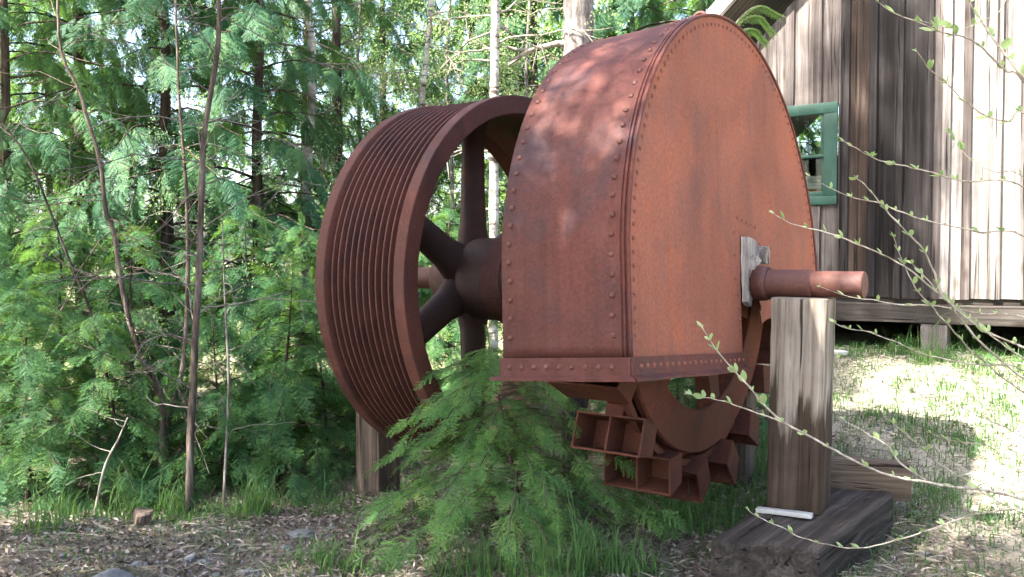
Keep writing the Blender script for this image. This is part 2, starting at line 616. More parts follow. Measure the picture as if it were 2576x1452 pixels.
def rock_mat():
    t = NT('rock')
    v = t.coords('Object', (1, 1, 1))
    n1 = t.noise(v, 9, 6, 0.7)
    n2 = t.noise(v, 60, 4, 0.7)
    c = t.ramp(n1, [(0.3, (0.09, 0.093, 0.097)), (0.55, (0.18, 0.176, 0.172)), (0.75, (0.28, 0.27, 0.255))])
    c = t.mix(0.6, c, t.ramp(n2, [(0.35, (0.6, 0.6, 0.6)), (0.6, (1.1, 1.1, 1.1))]), 'MULTIPLY')
    return t.done(c, 0.85, t.bump(n1, 0.5, 0.02), 0.2)


M['rock'] = rock_mat()

# ------------------------------------------------------------------ ground
xs = np.unique(np.concatenate([np.linspace(-150, -8, 30), np.arange(-8, 8, 0.09), np.linspace(8, 150, 30)]))
ys = np.unique(np.concatenate([np.linspace(-60, 1.5, 16), np.arange(1.5, 11, 0.09), np.linspace(11, 260, 50)]))
GX, GY = np.meshgrid(xs, ys)
GZ = ground_z(GX, GY) + rng.normal(0, 0.006, GX.shape) * (np.abs(GX) < 8) * (GY < 11)
nx, ny = len(xs), len(ys)
gv = np.stack([GX.ravel(), GY.ravel(), GZ.ravel()], 1)
idx = np.arange(nx * ny).reshape(ny, nx)
gf = np.stack([idx[:-1, :-1].ravel(), idx[:-1, 1:].ravel(), idx[1:, 1:].ravel(), idx[1:, :-1].ravel()], 1)
ground = link('ground', mesh('ground', gv.tolist(), gf.tolist(), True), M['ground'])
tag(ground, 'forest floor of dirt, needles and patchy grass', None, None, 'structure')

# ------------------------------------------------------------------ the machine: frame along the shaft
RZ = -R(36)
AX = Vector((math.cos(RZ), math.sin(RZ), 0))        # along the shaft, towards the near right end
BX = Vector((-math.sin(RZ), math.cos(RZ), 0))       # across, away to the right
A0 = Vector((0.03, 5.5, 1.38))


def on_axis(s, z=1.38):
    p = A0 + AX * s
    return Vector((p.x, p.y, z))


# --- shaft
SH0 = on_axis(0.5)
shaft = thing('drive_shaft', 'long rusty round steel shaft poking out past the grey wooden post', 'shaft', SH0, (0, 0, RZ))
prof = [(-1.75, 0.0), (-1.75, 0.062), (1.34, 0.071), (1.345, 0.066)]
V, Fc = lathe_x([(-1.75, 0.001), (-1.75, 0.07), (-1.74, 0.072), (1.335, 0.072), (1.345, 0.066), (1.347, 0.066)], 40, False)
link('journal', mesh('shaft', V, Fc, False), M['shaft'], shaft)
V, Fc = lathe_x([(1.345, 0.064), (1.347, 0.0655), (1.587, 0.0655), (1.594, 0.0625), (1.5945, 0.008), (1.5905, 0.006), (1.59, 0.0005)], 40, False)
link('shaft_end', mesh('shaft_end', V, Fc, False), M['shaft'], shaft)
for o in shaft.children:
    for p in o.data.polygons:
        p.use_smooth = abs(p.normal.x) < 0.5

# --- grooved pulley wheel (local x along the shaft, base at its lowest point)
WR = 1.13
WW = 0.69
wheel = thing('pulley_wheel', 'big rusty belt pulley wheel with many grooves round its rim', 'wheel', on_axis(0.09, 1.38 - WR), (0, 0, RZ))


def wz(V):
    return [(v[0], v[1], v[2] + WR) for v in V]


pr = [(0.0, 1.022), (0.0, WR - 0.006), (-0.002, WR - 0.002), (-0.006, WR), (-0.074, WR), (-0.078, WR - 0.003)]
ng = 11
g0, g1 = -0.078, -WW + 0.085
pitch = (g1 - g0) / ng
for k in range(ng):
    x = g0 + pitch * k
    pr += [(x + pitch * 0.06, WR - 0.020), (x + pitch * 0.16, WR - 0.075), (x + pitch * 0.64, WR - 0.075)]
    if k < ng - 1:
        pr += [(x + pitch * 0.78, WR - 0.016), (x + pitch * 0.80, WR - 0.010), (x + pitch * 1.0, WR - 0.010), (x + pitch * 1.02, WR - 0.013)]
pr += [(g1 - 0.002, WR - 0.004), (g1 - 0.008, WR), (-WW + 0.012, WR), (-WW, WR - 0.012), (-WW, 1.022), (-WW + 0.01, 1.012), (-WW + 0.1, 1.045), (-0.1, 1.045), (-0.01, 1.012)]
V, Fc = lathe_x(pr, 160, True)
me = mesh('rim', wz(V), Fc, True)
rim = link('rim', me, M['wheel'], wheel)
# keep profile corners crisp
bm = bmesh.new()
bm.from_mesh(me)
for e in bm.edges:
    if len(e.link_faces) == 2 and e.calc_face_angle(0) > 0.35:
        e.smooth = False
bm.to_mesh(me)
bm.free()
# spokes
for k in range(6):
    ang = math.pi / 2 + k * math.pi / 3
    V, Fc = [], []
    n = 18
    stn = [(0.12, 0.15, 0.085), (0.25, 0.13, 0.078), (0.34, 0.108, 0.07), (0.6, 0.098, 0.06), (0.9, 0.092, 0.056), (0.98, 0.105, 0.068), (1.05, 0.145, 0.1)]
    for (r, wa, wb) in stn:
        for j in range(n):
            a = 2 * math.pi * j / n
            ty, tx = wa * math.cos(a), wb * math.sin(a)
            V.append((-0.44 + tx, r * math.cos(ang) - ty * math.sin(ang), r * math.sin(ang) + ty * math.cos(ang) + WR))
    for i in range(len(stn) - 1):
        for j in range(n):
            l = (j + 1) % n
            Fc.append((i * n + j, i * n + l, (i + 1) * n + l, (i + 1) * n + j))
    link('spoke', mesh('spoke', V, Fc, True), M['hub'], wheel)
V, Fc = lathe_x([(-0.68, 0.073), (-0.68, 0.16), (-0.66, 0.175), (-0.56, 0.175), (-0.52, 0.2), (-0.40, 0.21), (-0.39, 0.248), (-0.375, 0.261), (-0.36, 0.264), (0.05, 0.262), (0.06, 0.252), (0.07, 0.252), (0.08, 0.262), (0.34, 0.262), (0.37, 0.24), (0.37, 0.073)], 64, False)
me = mesh('hub', wz(V), Fc, True)
link('hub', me, M['hub'], wheel)
V, Fc = lathe_x([(-0.175, 0.262), (-0.175, 0.272), (-0.03, 0.272), (-0.03, 0.262)], 64, True)
link('hub_band', mesh('hub_band', wz(V), Fc, False), M['wheel'], wheel)

# --- bearing with its post behind the guard, and the other supports
bear = thing('shaft_bearing', 'rusty bearing block with bolts on the shaft behind the curved guard', 'bearing', on_axis(0.66, 1.1), (0, 0, RZ))
bm = bmesh.new()
pts = []
for k in range(17):
    a = math.pi * k / 16
    pts.append((0.19 * math.cos(a), 0.30 + 0.19 * math.sin(a)))
pts = [(-0.27, 0.0), (0.27, 0.0), (0.27, 0.14), (0.19, 0.16)] + pts[1:-1] + [(-0.19, 0.16), (-0.27, 0.14)]
vv = [bm.verts.new((-0.1, p[0], p[1])) for p in pts]
f = bm.faces.new(vv)
ex = bmesh.ops.extrude_face_region(bm, geom=[f])
for v in [g for g in ex['geom'] if isinstance(g, bmesh.types.BMVert)]:
    v.co.x += 0.2
link('housing', from_bm('bearing', bm, 0.5), M['wheel'], bear)
for sy in (-0.23, 0.23):
    V, Fc = lathe_x([(0.1, 0.02), (0.2, 0.02), (0.2, 0.035), (0.24, 0.035), (0.24, 0.001)], 8, False)
    link('bolt', mesh('bolt', [(v[1], v[2] + sy, v[0]) for v in V], Fc), M['bucket'], bear)


def post(name, label, x, y, sx, sy, z1, mat, seed, rz=RZ, z0=None, jit=0.004):
    b = gz(x, y) - 0.06 if z0 is None else z0
    me = rough_box(sx, sy, z1 - b, (2, 2, 10), 0.012, jit, seed)
    o = link(name, me, M[mat], None, (x, y, b), (0, 0, rz))
    return tag(o, label, 'post')


p = on_axis(-1.22)
post('timber_post', 'short dark timber post under the far end of the shaft, left of the grooved wheel', p.x, p.y, 0.225, 0.225, 1.305, 'timber_two', 3)
p = on_axis(0.30)
post('timber_post', 'blue-grey timber post half hidden behind the small hemlock under the shaft', p.x + 0.02, p.y, 0.26, 0.24, 1.10, 'timber_grey', 4)
post('timber_post', 'dark timber post behind the bucket wheel, left of the tall grey post', 1.475, 5.62, 0.15, 0.17, 1.12, 'timber_two', 5)

# --- bucket wheel
BS = 1.27
BR = 1.185
bw = thing('bucket_wheel', 'rusty water wheel with box buckets hanging below the curved guard', 'wheel', on_axis(BS, 1.38 - BR), (0, 0, RZ))


def bz(V):
    return [(v[0], v[1], v[2] + BR) for v in V]


V, Fc = lathe_x([(0, 0.70), (0, 0.915), (-0.012, 0.923), (-0.045, 0.923), (-0.045, 0.70), (-0.04, 0.69), (-0.006, 0.69)], 96, True)
me = mesh('disc', bz(V), Fc, False)
link('disc', me, M['bucket'], bw)
V, Fc = lathe_x([(-0.035, 0.955), (-0.035, 0.99), (-0.07, 0.99), (-0.07, 0.955)], 96, True)
link('rim', mesh('rim', bz(V), Fc, False), M['bucket'], bw)
V, Fc = lathe_x([(-0.17, 0.86), (-0.17, 0.955), (-0.08, 0.955), (-0.08, 0.86)], 96, True)
link('felloe', mesh('felloe', bz(V), Fc, False), M['bucket'], bw)
V, Fc = lathe_x([(0.02, 0.074), (0.02, 0.15), (0.0, 0.17), (-0.2, 0.17), (-0.2, 0.074)], 40, False)
link('hub', mesh('hub', bz(V), Fc, True), M['hub'], bw)
for k in range(6):
    ang = -math.pi / 2 + 0.26 + k * math.pi / 3
    c, s = math.cos(ang), math.sin(ang)
    V = []
    for (r, w) in ((0.14, 0.075), (0.72, 0.055)):
        for (x, t) in ((-0.015, w), (-0.045 - 0.06, w), (-0.105, -w), (-0.015, -w)):
            V.append((x, r * c - t * s, r * s + t * c + BR))
    Fc = [(0, 1, 5, 4), (1, 2, 6, 5), (2, 3, 7, 6), (3, 0, 4, 7), (0, 3, 2, 1), (4, 5, 6, 7)]
    link('spoke', mesh('spoke', V, Fc), M['bucket'], bw)


def bucket_mesh():
    """two open boxes side by side, mouth towards -y, deep towards +y, radial up = z"""
    bm = bmesh.new()
    w, h, d, t = 0.188, 0.185, 0.17, 0.010

    def slab(x0, x1, y0, y1, z0, z1, taper=0.0):
        vs_ = []
        for (x, y, z) in ((x0, y0, z0), (x1, y0, z0), (x1, y1, z0), (x0, y1, z0), (x0, y0, z1), (x1, y0, z1), (x1, y1, z1), (x0, y1, z1)):
            k = 1 - 0.10 * max(0, (y + d * 0.0) / d)
            vs_.append(bm.verts.new((x * k, y, z * (1 - 0.16 * max(0, y / d)))))
        for q in ((0, 1, 2, 3), (7, 6, 5, 4), (0, 4, 5, 1), (1, 5, 6, 2), (2, 6, 7, 3), (3, 7, 4, 0)):
            bm.faces.new([vs_[i] for i in q])
    e = 0.0015
    slab(-w, w, 0, d, 0, t)
    slab(-w, w, 0, d, h - t, h)
    slab(-w, -w + t, 0.0005, d, t + e, h - t - e)
    slab(w - t, w, 0.0005, d, t + e, h - t - e)
    slab(-t / 2, t / 2, 0.004, d, t + e, h - t - e)
    slab(-w + t + e, w - t - e, d - t, d - e, t + e, h - t - e)
    # lug that bolts the bucket to the rim
    slab(-0.05, 0.05, 0.03, 0.12, -0.10, -0.002)
    return from_bm('bucket', bm)


bme = bucket_mesh()
bme.materials.append(M['bucket'])
for k in range(18):
    phi = R(6 + 20 * k)                      # from straight down towards -y
    # radial direction (0,-sin,-cos); mouth faces clockwise: at the bottom towards -y
    rad = Vector((0, -math.sin(phi), -math.cos(phi)))
    tan = Vector((0, -math.cos(phi), math.sin(phi)))
    o = link('bucket', bme, None, bw)
    dl = R(26)
    tan, rad2 = tan * math.cos(dl) + rad * math.sin(dl), rad * math.cos(dl) - tan * math.sin(dl)
    mt = Matrix((Vector((1, 0, 0)), -tan, rad2)).transposed()
    o.matrix_local = Matrix.Translation(Vector((-0.125 + rng.normal(0, 0.006), 0, BR)) + rad * 0.955 + tan * 0.13 + rad2 * 0.0) @ mt.to_4x4()

# --- riveted guard over the bucket wheel
GRD, GD, GH = 1.346, 0.619, 0.402
GROT = (R(-4.09), R(-3.93), R(-34.4))
GC = Vector((1.228, 4.603, 1.4166))
Gm = Matrix.LocRotScale(GC, __import__('mathutils').Euler(GROT), None)
base = Gm @ Vector((-GD / 2, 0, -GH - 0.09))
guard = thing('wheel_guard', 'tall rusty riveted sheet-metal guard with a rounded top over the bucket wheel', 'guard', base, GROT)
OFF = Vector((GD / 2, 0, GH + 0.09))


def gl(v):
    return Vector(v) + OFF


def arc_path(r, h, n=72, start=0.0, end=1.0):
    """left leg, half circle, right leg as (y, z); start, end are fractions of the length"""
    L = 2 * h + math.pi * r
    out = []
    for i in range(n + 1):
        s = (start + (end - start) * i / n) * L
        if s < h:
            out.append((-r, -h + s))
        elif s < h + math.pi * r:
            a = math.pi - (s - h) / r
            out.append((r * math.cos(a), r * math.sin(a)))
        else:
            out.append((r, -(s - h - math.pi * r)))
    return out


# band: two skins 8 mm apart
pa = arc_path(GRD, GH, 96)
pb = arc_path(GRD - 0.008, GH, 96)
V = []
nxx = 8
for (pth) in (pa, pb):
    for i, (y, z) in enumerate(pth):
        for j in range(nxx + 1):
            x = -GD + GD * j / nxx
            bul = 0.004 * noise.noise(Vector((x * 3, y * 1.5, z * 1.5)))
            nrm = Vector((0, y, max(z, 0))).normalized()
            V.append(gl(Vector((x, y, z)) + nrm * bul))
nn = (nxx + 1)
Fc = []
K = len(pa)
for i in range(K - 1):
    for j in range(nxx):
        a = i * nn + j
        Fc.append((a, a + 1, a + nn + 1, a + nn))
        b = K * nn + a
        Fc.append((b, b + nn, b + nn + 1, b + 1))
for i in range(K - 1):
    for j in (0, nxx):
        a = i * nn + j
        b = K * nn + a
        Fc.append((a, a + nn, b + nn, b))
for j in range(nxx):
    for i in (0, K - 1):
        a = i * nn + j
        b = K * nn + a
        Fc.append((a, b, b + 1, a + 1))
link('curved_band', mesh('band', V, Fc, True), M['band'], guard)


# front plate with the slot for the shaft and a torn lower right corner
def plate(name, x, r, mat, slot, torn, thick=0.008):
    bm = bmesh.new()
    out = arc_path(r, GH, 80)
    y1, y2, zt = slot
    pts = list(out)
    rs = random.Random(5)
    if torn:
        low = -GH + 0.16
        pts = [q for q in pts if not (q[0] > 0 and q[1] < low)]
        pts.append((r, low))
        edge = [(r * 0.86, low - 0.03), (r * 0.7, low + 0.02), (0.55, low - 0.02), (0.40, low + 0.03), (0.33, low + 0.02), (y2 + 0.07, low - 0.005), (y2 + 0.05, low + 0.06), (y2 + 0.075, -0.16), (y2 + 0.03, -0.11), (y2 + 0.03, -0.06), (y2, -0.02)]
        pts += edge
    else:
        pts += [(y2, -GH)]
    ym, rr = (y1 + y2) / 2, (y2 - y1) / 2
    for k in range(9):
        a = math.pi * k / 8
        pts.append((ym + rr * math.cos(a), zt + rr * math.sin(a)))
    pts.append((y1, -GH))
    vv = [bm.verts.new(gl((x, p[0], p[1]))) for p in pts]
    f = bm.faces.new(vv)
    ex = bmesh.ops.extrude_face_region(bm, geom=[f])
    for v in [g for g in ex['geom'] if isinstance(g, bmesh.types.BMVert)]:
        v.co.x -= thick
    bmesh.ops.triangulate(bm, faces=[q for q in bm.faces if len(q.verts) > 4])
    return link(name, from_bm(name, bm, 0.5), mat, guard)


# find where the slot's left edge falls
SLOT1, SLOT2 = -0.075, 0.17
plate('front_plate', -0.001, GRD - 0.010, M['face'], (SLOT1, SLOT2, -0.03), True)
plate('back_plate', -GD + 0.012, GRD - 0.010, M['bucket'], (-0.32, 0.32, 0.0), False)


def sweep_arc(name, x, r, rad, mat, n=90, e0=0.0, e1=1.0):
    pts = [gl((x, y, z)) for (y, z) in arc_path(r, GH, n, e0, e1)]
    V, Fc = tube_np(pts, rad, 6)
    return link(name, mesh(name, V, Fc, True), mat, guard)


sweep_arc('edge_bead', 0.002, GRD - 0.002, 0.0085, M['band'])
sweep_arc('edge_bead', -0.020, GRD + 0.0015, 0.006, M['band'])
sweep_arc('edge_bead', -0.036, GRD + 0.0012, 0.004, M['band'])
# angle strip and lip along the lower edge
def strip(name, P, Q, n_out, hgt, lip, mat, lip_ext0=0.0, lip_ext1=0.0):
    """upright strip from P to Q with a turned-out lip; n_out points outwards"""
    P, Q, n_out = Vector(P), Vector(Q), Vector(n_out)
    d = (Q - P).normalized()
    V, Fc = [], []
    n = 14
    secs = [(0.0005, hgt * 0.5), (0.009, hgt * 0.5), (0.012, -hgt * 0.35), (lip, -hgt * 0.5), (lip, -hgt * 0.5 - 0.011), (0.0, -hgt * 0.5 - 0.010)]
    for i in range(n + 1):
        f = i / n
        c = P.lerp(Q, f)
        wob = 0.004 * noise.noise(c * 4)
        for k, (o, z) in enumerate(secs):
            ext = (-lip_ext0 * (1 - f) + lip_ext1 * f) if k in (3, 4) else 0
            V.append(gl(c + n_out * (o + (wob if k in (3, 4) else 0)) + d * ext + Vector((0, 0, z + (wob if k in (3, 4) else 0)))))
    m = len(secs)
    for i in range(n):
        for k in range(m):
            l = (k + 1) % m
            Fc.append((i * m + k, i * m + l, (i + 1) * m + l, (i + 1) * m + k))
    Fc.append(tuple(range(m)))
    Fc.append(tuple(range(n * m + m - 1, n * m - 1, -1)))
    return link(name, mesh(name, V, Fc), mat, guard)


SHGT = 0.085
GB = -GH - 0.04
strip('bottom_angle', (-GD - 0.008, -GRD - 0.004, GB), (0.006, -GRD - 0.004, GB), (0, -1, 0), SHGT, 0.04, M['band'], 0.035, 0.034)
strip('bottom_angle', (0.0045, -GRD - 0.010, GB), (0.0045, SLOT1 + 0.003, GB), (1, 0, 0), SHGT, 0.04, M['band'], 0.032, 0.0)
strip('bottom_angle', (-GD - 0.006, GRD + 0.004, GB), (0.0, GRD + 0.004, GB), (0, 1, 0), SHGT, 0.04, M['band'])


def dome(r, h):
    V, Fc = [], []
    n, m = 10, 4
    for i in range(m):
        a = math.pi / 2 * i / m
        for k in range(n):
            b = 2 * math.pi * k / n
            V.append((r * math.cos(a) * math.cos(b), r * math.cos(a) * math.sin(b), h * math.sin(a)))
    V.append((0, 0, h))
    for i in range(m - 1):
        for k in range(n):
            l = (k + 1) % n
            Fc.append((i * n + k, i * n + l, (i + 1) * n + l, (i + 1) * n + k))
    for k in range(n):
        Fc.append(((m - 1) * n + k, (m - 1) * n + (k + 1) % n, m * n))
    return mesh('rivet', V, Fc, True)


riv_big = dome(0.0125, 0.0095)
riv_big.materials.append(M['rivet'])
riv_small = dome(0.0105, 0.008)
riv_small.materials.append(M['face'])


def rivet(p, nrm, me):
    o = link('rivet', me, None, guard)
    q = Vector(nrm).to_track_quat('Z', 'Y')
    o.matrix_local = Matrix.Translation(gl(p)) @ q.to_matrix().to_4x4() @ Matrix.Diagonal((random.uniform(0.85, 1.15), random.uniform(0.85, 1.15), random.uniform(0.7, 1.15), 1))


def arc_normal(y, z):
    return Vector((0, y, z)).normalized() if z > 0 else Vector((0, math.copysign(1, y), 0))


for xr, n in ((-GD + 0.042, 40), (-0.075, 40)):
    for (y, z) in arc_path(GRD + 0.001, GH - 0.09, n - 1, 0.0, 0.66):
        rivet((xr + random.gauss(0, 0.002), y, z), arc_normal(y, z), riv_big)
for (y, z) in arc_path(GRD - 0.048, GH - 0.09, 75, 0.0, 0.9):
    rivet((0.0, y, z), (1, 0, 0), riv_small)
for k in range(9):
    x = -GD + 0.045 + (GD - 0.12) * k / 8
    rivet((x, -GRD - 0.013, GB + 0.003), (0, -1, 0), riv_big)
for k in range(20):
    y = -GRD + 0.06 + (SLOT1 + GRD - 0.1) * k / 19
    rivet((0.0145, y, GB + 0.006), (1, 0, 0), riv_small)
for k in range(5):
    rivet((0.0, -0.09 + 0.065 * k, 0.30 - 0.006 * k), (1, 0, 0), riv_small)
for (y, z) in ((-0.145, 0.22), (0.225, 0.19), (-0.15, 0.10), (-0.15, -0.02), (-0.125, -0.1), (-0.11, -0.17), (-0.105, -0.23), (-0.105, -0.29)):
    rivet((0.0, y, z), (1, 0, 0), riv_small)
# lifting ring on top
V, Fc = [], []
ring = [Vector((-0.10 + 0.038 * math.cos(a), 0.0, GRD + 0.034 + 0.038 * math.sin(a))) for a in np.linspace(0, 2 * math.pi, 25)]
V, Fc = tube_np([gl(Vector((-0.06, -0.12, 0)) + p) for p in ring], 0.011, 8, False)
link('lifting_ring', mesh('ring', V, Fc, True), M['wheel'], guard)

# bleached wooden packing round the shaft in the slot
pk = thing('wooden_packing', 'split bleached wooden packing wedged round the shaft where it leaves the guard', 'wood block', Gm @ Vector((0.004, 0.0, -0.16)), GROT)


def ragged(name, pts, thick, mat, parent, seed, bend=0.0):
    bm = bmesh.new()
    vv = [bm.verts.new((0, p[0], p[1])) for p in pts]
    f = bm.faces.new(vv)
    ex = bmesh.ops.extrude_face_region(bm, geom=[f])
    for v in [g for g in ex['geom'] if isinstance(g, bmesh.types.BMVert)]:
        v.co.x += thick
    bmesh.ops.triangulate(bm, faces=[q for q in bm.faces if len(q.verts) > 4])
    bmesh.ops.subdivide_edges(bm, edges=list(bm.edges), cuts=2)
    for v in bm.verts:
        v.co += noise.noise_vector(v.co * 28 + Vector((seed, 0, 0))) * 0.009
        v.co.x += bend * v.co.z
    return link(name, from_bm(name, bm, 0.6), mat, parent)


ragged('board_piece', [(-0.075, 0.02), (-0.03, 0.0), (-0.02, 0.05), (-0.012, 0.09), (-0.02, 0.14), (-0.005, 0.20), (0.04, 0.235), (0.10, 0.24), (0.13, 0.27), (0.14, 0.32), (0.10, 0.345), (0.02, 0.36), (-0.055, 0.365), (-0.065, 0.25), (-0.07, 0.12)], 0.035, M['shim'], pk, 1)
ragged('splinter', [(-0.05, 0.1), (-0.018, 0.09), (-0.01, 0.14), (0.02, 0.21), (0.06, 0.24), (0.02, 0.27), (-0.03, 0.25), (-0.045, 0.18)], 0.05, M['shim'], pk, 2, 0.05)
ragged('splinter', [(0.10, 0.235), (0.15, 0.23), (0.165, 0.29), (0.14, 0.325), (0.09, 0.29)], 0.06, M['shim'], pk, 3, 0.06)
V, Fc = lathe_x([(-0.02, 0.074), (-0.02, 0.095), (0.035, 0.09), (0.05, 0.085), (0.05, 0.074)], 32, True)
collar = thing('shaft_collar', 'rusty ring collar round the shaft in the guard slot', 'collar', on_axis(1.57), (0, 0, RZ))
link('collar', mesh('collar', V, Fc, True), M['shaft'], collar)

# --- tall grey post that carries the shaft, sill timbers
SP = on_axis(1.815)
sill_z = 0.235
pst = link('timber_post', rough_box(0.27, 0.25, 1.312 - sill_z - 0.004, (3, 3, 14), 0.014, 0.005, 11), M['post'], None, (SP.x - 0.028, SP.y + 0.02, sill_z + 0.004), (0, R(0.9), RZ + R(6)))
tag(pst, 'thick weathered grey timber post holding up the near end of the shaft', 'post')

# sill: footprint from four corners on the ground, long way along BX
def sill_from(name, label, corners, z0, z1, mat, seed, cuts=12):
    bm = bmesh.new()
    lo = [bm.verts.new((x, y, z0)) for (x, y) in corners]
    hi = [bm.verts.new((x, y, z1)) for (x, y) in corners]
    bm.faces.new(lo[::-1])
    bm.faces.new(hi)
    for i in range(4):
        j = (i + 1) % 4
        bm.faces.new((lo[i], lo[j], hi[j], hi[i]))
    c = sum((v.co for v in bm.verts), Vector()) / 8
    ang = math.atan2(corners[2][1] - corners[1][1], corners[2][0] - corners[1][0]) - math.pi / 2
    rot = Matrix.Rotation(-ang, 4, 'Z')
    ctr = Vector((c.x, c.y, z0))
    for v in bm.verts:
        v.co = rot @ (v.co - ctr)
    bmesh.ops.bevel(bm, geom=list(bm.edges), offset=0.018, segments=2, affect='EDGES', profile=0.6)
    bmesh.ops.subdivide_edges(bm, edges=[e for e in bm.edges if e.calc_length() > 0.2], cuts=cuts, use_grid_fill=True)
    for v in bm.verts:
        v.co += noise.noise_vector(v.co * 6 + Vector((seed, 0, 0))) * 0.012 + noise.noise_vector(v.co * 19 + Vector((seed, 0, 0))) * 0.005
    o = link(name, from_bm(name, bm, 0.6), M[mat], None, ctr, (0, 0, ang))
    return tag(o, label, 'timber')


def on_z(x, y, z):
    """point at pixel x, y on the level z"""
    u = (x - 1288) / FPX
    v = (726 - y) / FPX
    c, s = math.cos(PITCH), math.sin(PITCH)
    d = Vector((u, c - v * s, s + v * c))
    t = (z - EYE.z) / d.z
    p_ = EYE + d * t
    return (p_.x, p_.y)


c1 = on_z(1785, 1358, sill_z)
c2 = on_z(2060, 1380, sill_z)
c3 = on_z(2250, 1238, sill_z)
c4 = (c3[0] + (c1[0] - c2[0]) * 0.9, c3[1] + (c1[1] - c2[1]) + 0.2)
sill_from('sill_timber', 'dark creosoted ground timber lying under the tall grey post', [c1, c2, c3, c4], -0.09, sill_z, 'timber_dark', 1)
blk = link('timber_block', rough_box(0.5, 0.16, 0.20, (6, 2, 2), 0.015, 0.008, 21), M['timber_brown'], None, (2.02, 4.98, 0.20), (0, R(1), -R(12)))
bx, by = on_z(2175, 1200, 0.30)
blk.location = (bx - 0.0, by + 0.05, sill_z - 0.05)
tag(blk, 'brown split timber block on the ground behind the tall grey post', 'timber')
wdg = thing('white_shim', 'thin white painted wooden shim under the foot of the tall post', 'wood strip', (SP.x - 0.08, SP.y - 0.06, sill_z + 0.003), (0, R(-1.5), RZ + R(6)))
me = rough_box(0.27, 0.05, 0.022, (4, 1, 1), 0.003, 0.003, 31)
sh = link('strip', me, M['white'], wdg, (-0.02, -0.105, 0.002))

# small white bucket lid / dish lying in the grass
dx, dy = on_z(2112, 955, 0.40)
dsh = thing('plastic_dish', 'small white plastic dish lying in the grass beside the tall grey post', 'dish', (dx, dy, gz(dx, dy) + 0.02), (R(-12), R(8), 0))
V, Fc = [], []
prof = [(0.001, 0.0), (0.052, 0.0), (0.068, 0.035), (0.075, 0.036), (0.071, 0.028), (0.054, -0.006), (0.001, -0.006)]
n = 28
for (r_, z_) in prof:
    for k in range(n):
        a = 2 * math.pi * k / n
        V.append((r_ * math.cos(a), r_ * math.sin(a), z_))
for i in range(len(prof) - 1):
    for k in range(n):
        l = (k + 1) % n
        Fc.append((i * n + k, i * n + l, (i + 1) * n + l, (i + 1) * n + k))
link('bowl', mesh('bowl', V, Fc, True), M['plastic'], dsh)

# ------------------------------------------------------------------ the hut
HR = -R(34.5)
HX, HY = math.cos(HR), math.sin(HR)
FLOOR = 1.152
H0 = Vector(((2108 - 1288) / FPX * 8.5, 8.5, FLOOR))


def wall_t(px):
    u = (px - 1288) / FPX
    return (u * H0.y - H0.x) / (HX - u * HY)


def wall_z(px, py):
    t = wall_t(px)
    Y = H0.y + t * HY
    return at(px, py, Y).z - FLOOR


za, zb = wall_z(1900, 108), wall_z(1996, 2)
ta, tb = wall_t(1900), wall_t(1996)
SLOPE = (zb - za) / (tb - ta)
T_PEAK, T_L, T_R = 2.1, -2.1, 6.3


def top_z(t):
    tp = t if t < T_PEAK else 2 * T_PEAK - t
    return za + SLOPE * (tp - ta)


hut = thing('plank_hut', 'weathered board and batten plank hut raised on short wooden piers', 'hut', H0, (0, 0, HR))
WIN_L, WIN_R = -1.02, -0.008
WIN_B, WIN_T = wall_z(2106, 515), wall_z(2106, 257)


def wall_piece(name, t0, t1, y0, y1, z0, ztop, mat):
    """upright board; ztop None follows the gable"""
    g = 0.0015
    t0 += g
    t1 -= g
    rs = random.uniform(-0.012, 0.012)
    za_ = top_z(t0) if ztop is None else ztop
    zb_ = top_z(t1) if ztop is None else ztop
    n = 5
    V, Fc = [], []
    for i in range(n + 1):
        f = i / n
        j0, j1 = random.gauss(0, 0.0018), random.gauss(0, 0.0018)
        dy = random.gauss(0, 0.002)
        for (t, zt, j) in ((t0, za_, j0), (t1, zb_, j1)):
            z = z0 + rs * (z0 < 0.01) + (zt - z0 - rs * (z0 < 0.01)) * f
            V.append((t + j, y0 + dy, z))
            V.append((t + j, y1, z))
    for i in range(n):
        a = i * 4
        for q in ((0, 2, 6, 4), (3, 1, 5, 7), (1, 0, 4, 5), (2, 3, 7, 6)):
            Fc.append(tuple(a + k for k in q))
    Fc.append((0, 1, 3, 2))
    Fc.append(tuple(n * 4 + k for k in (0, 2, 3, 1)))
    # local origin at the foot so the grain differs between boards
    me = mesh(name, [(v[0] - t0, v[1], v[2] - z0) for v in V], Fc)
    return link(name, me, M[mat], hut, (t0, 0, z0))


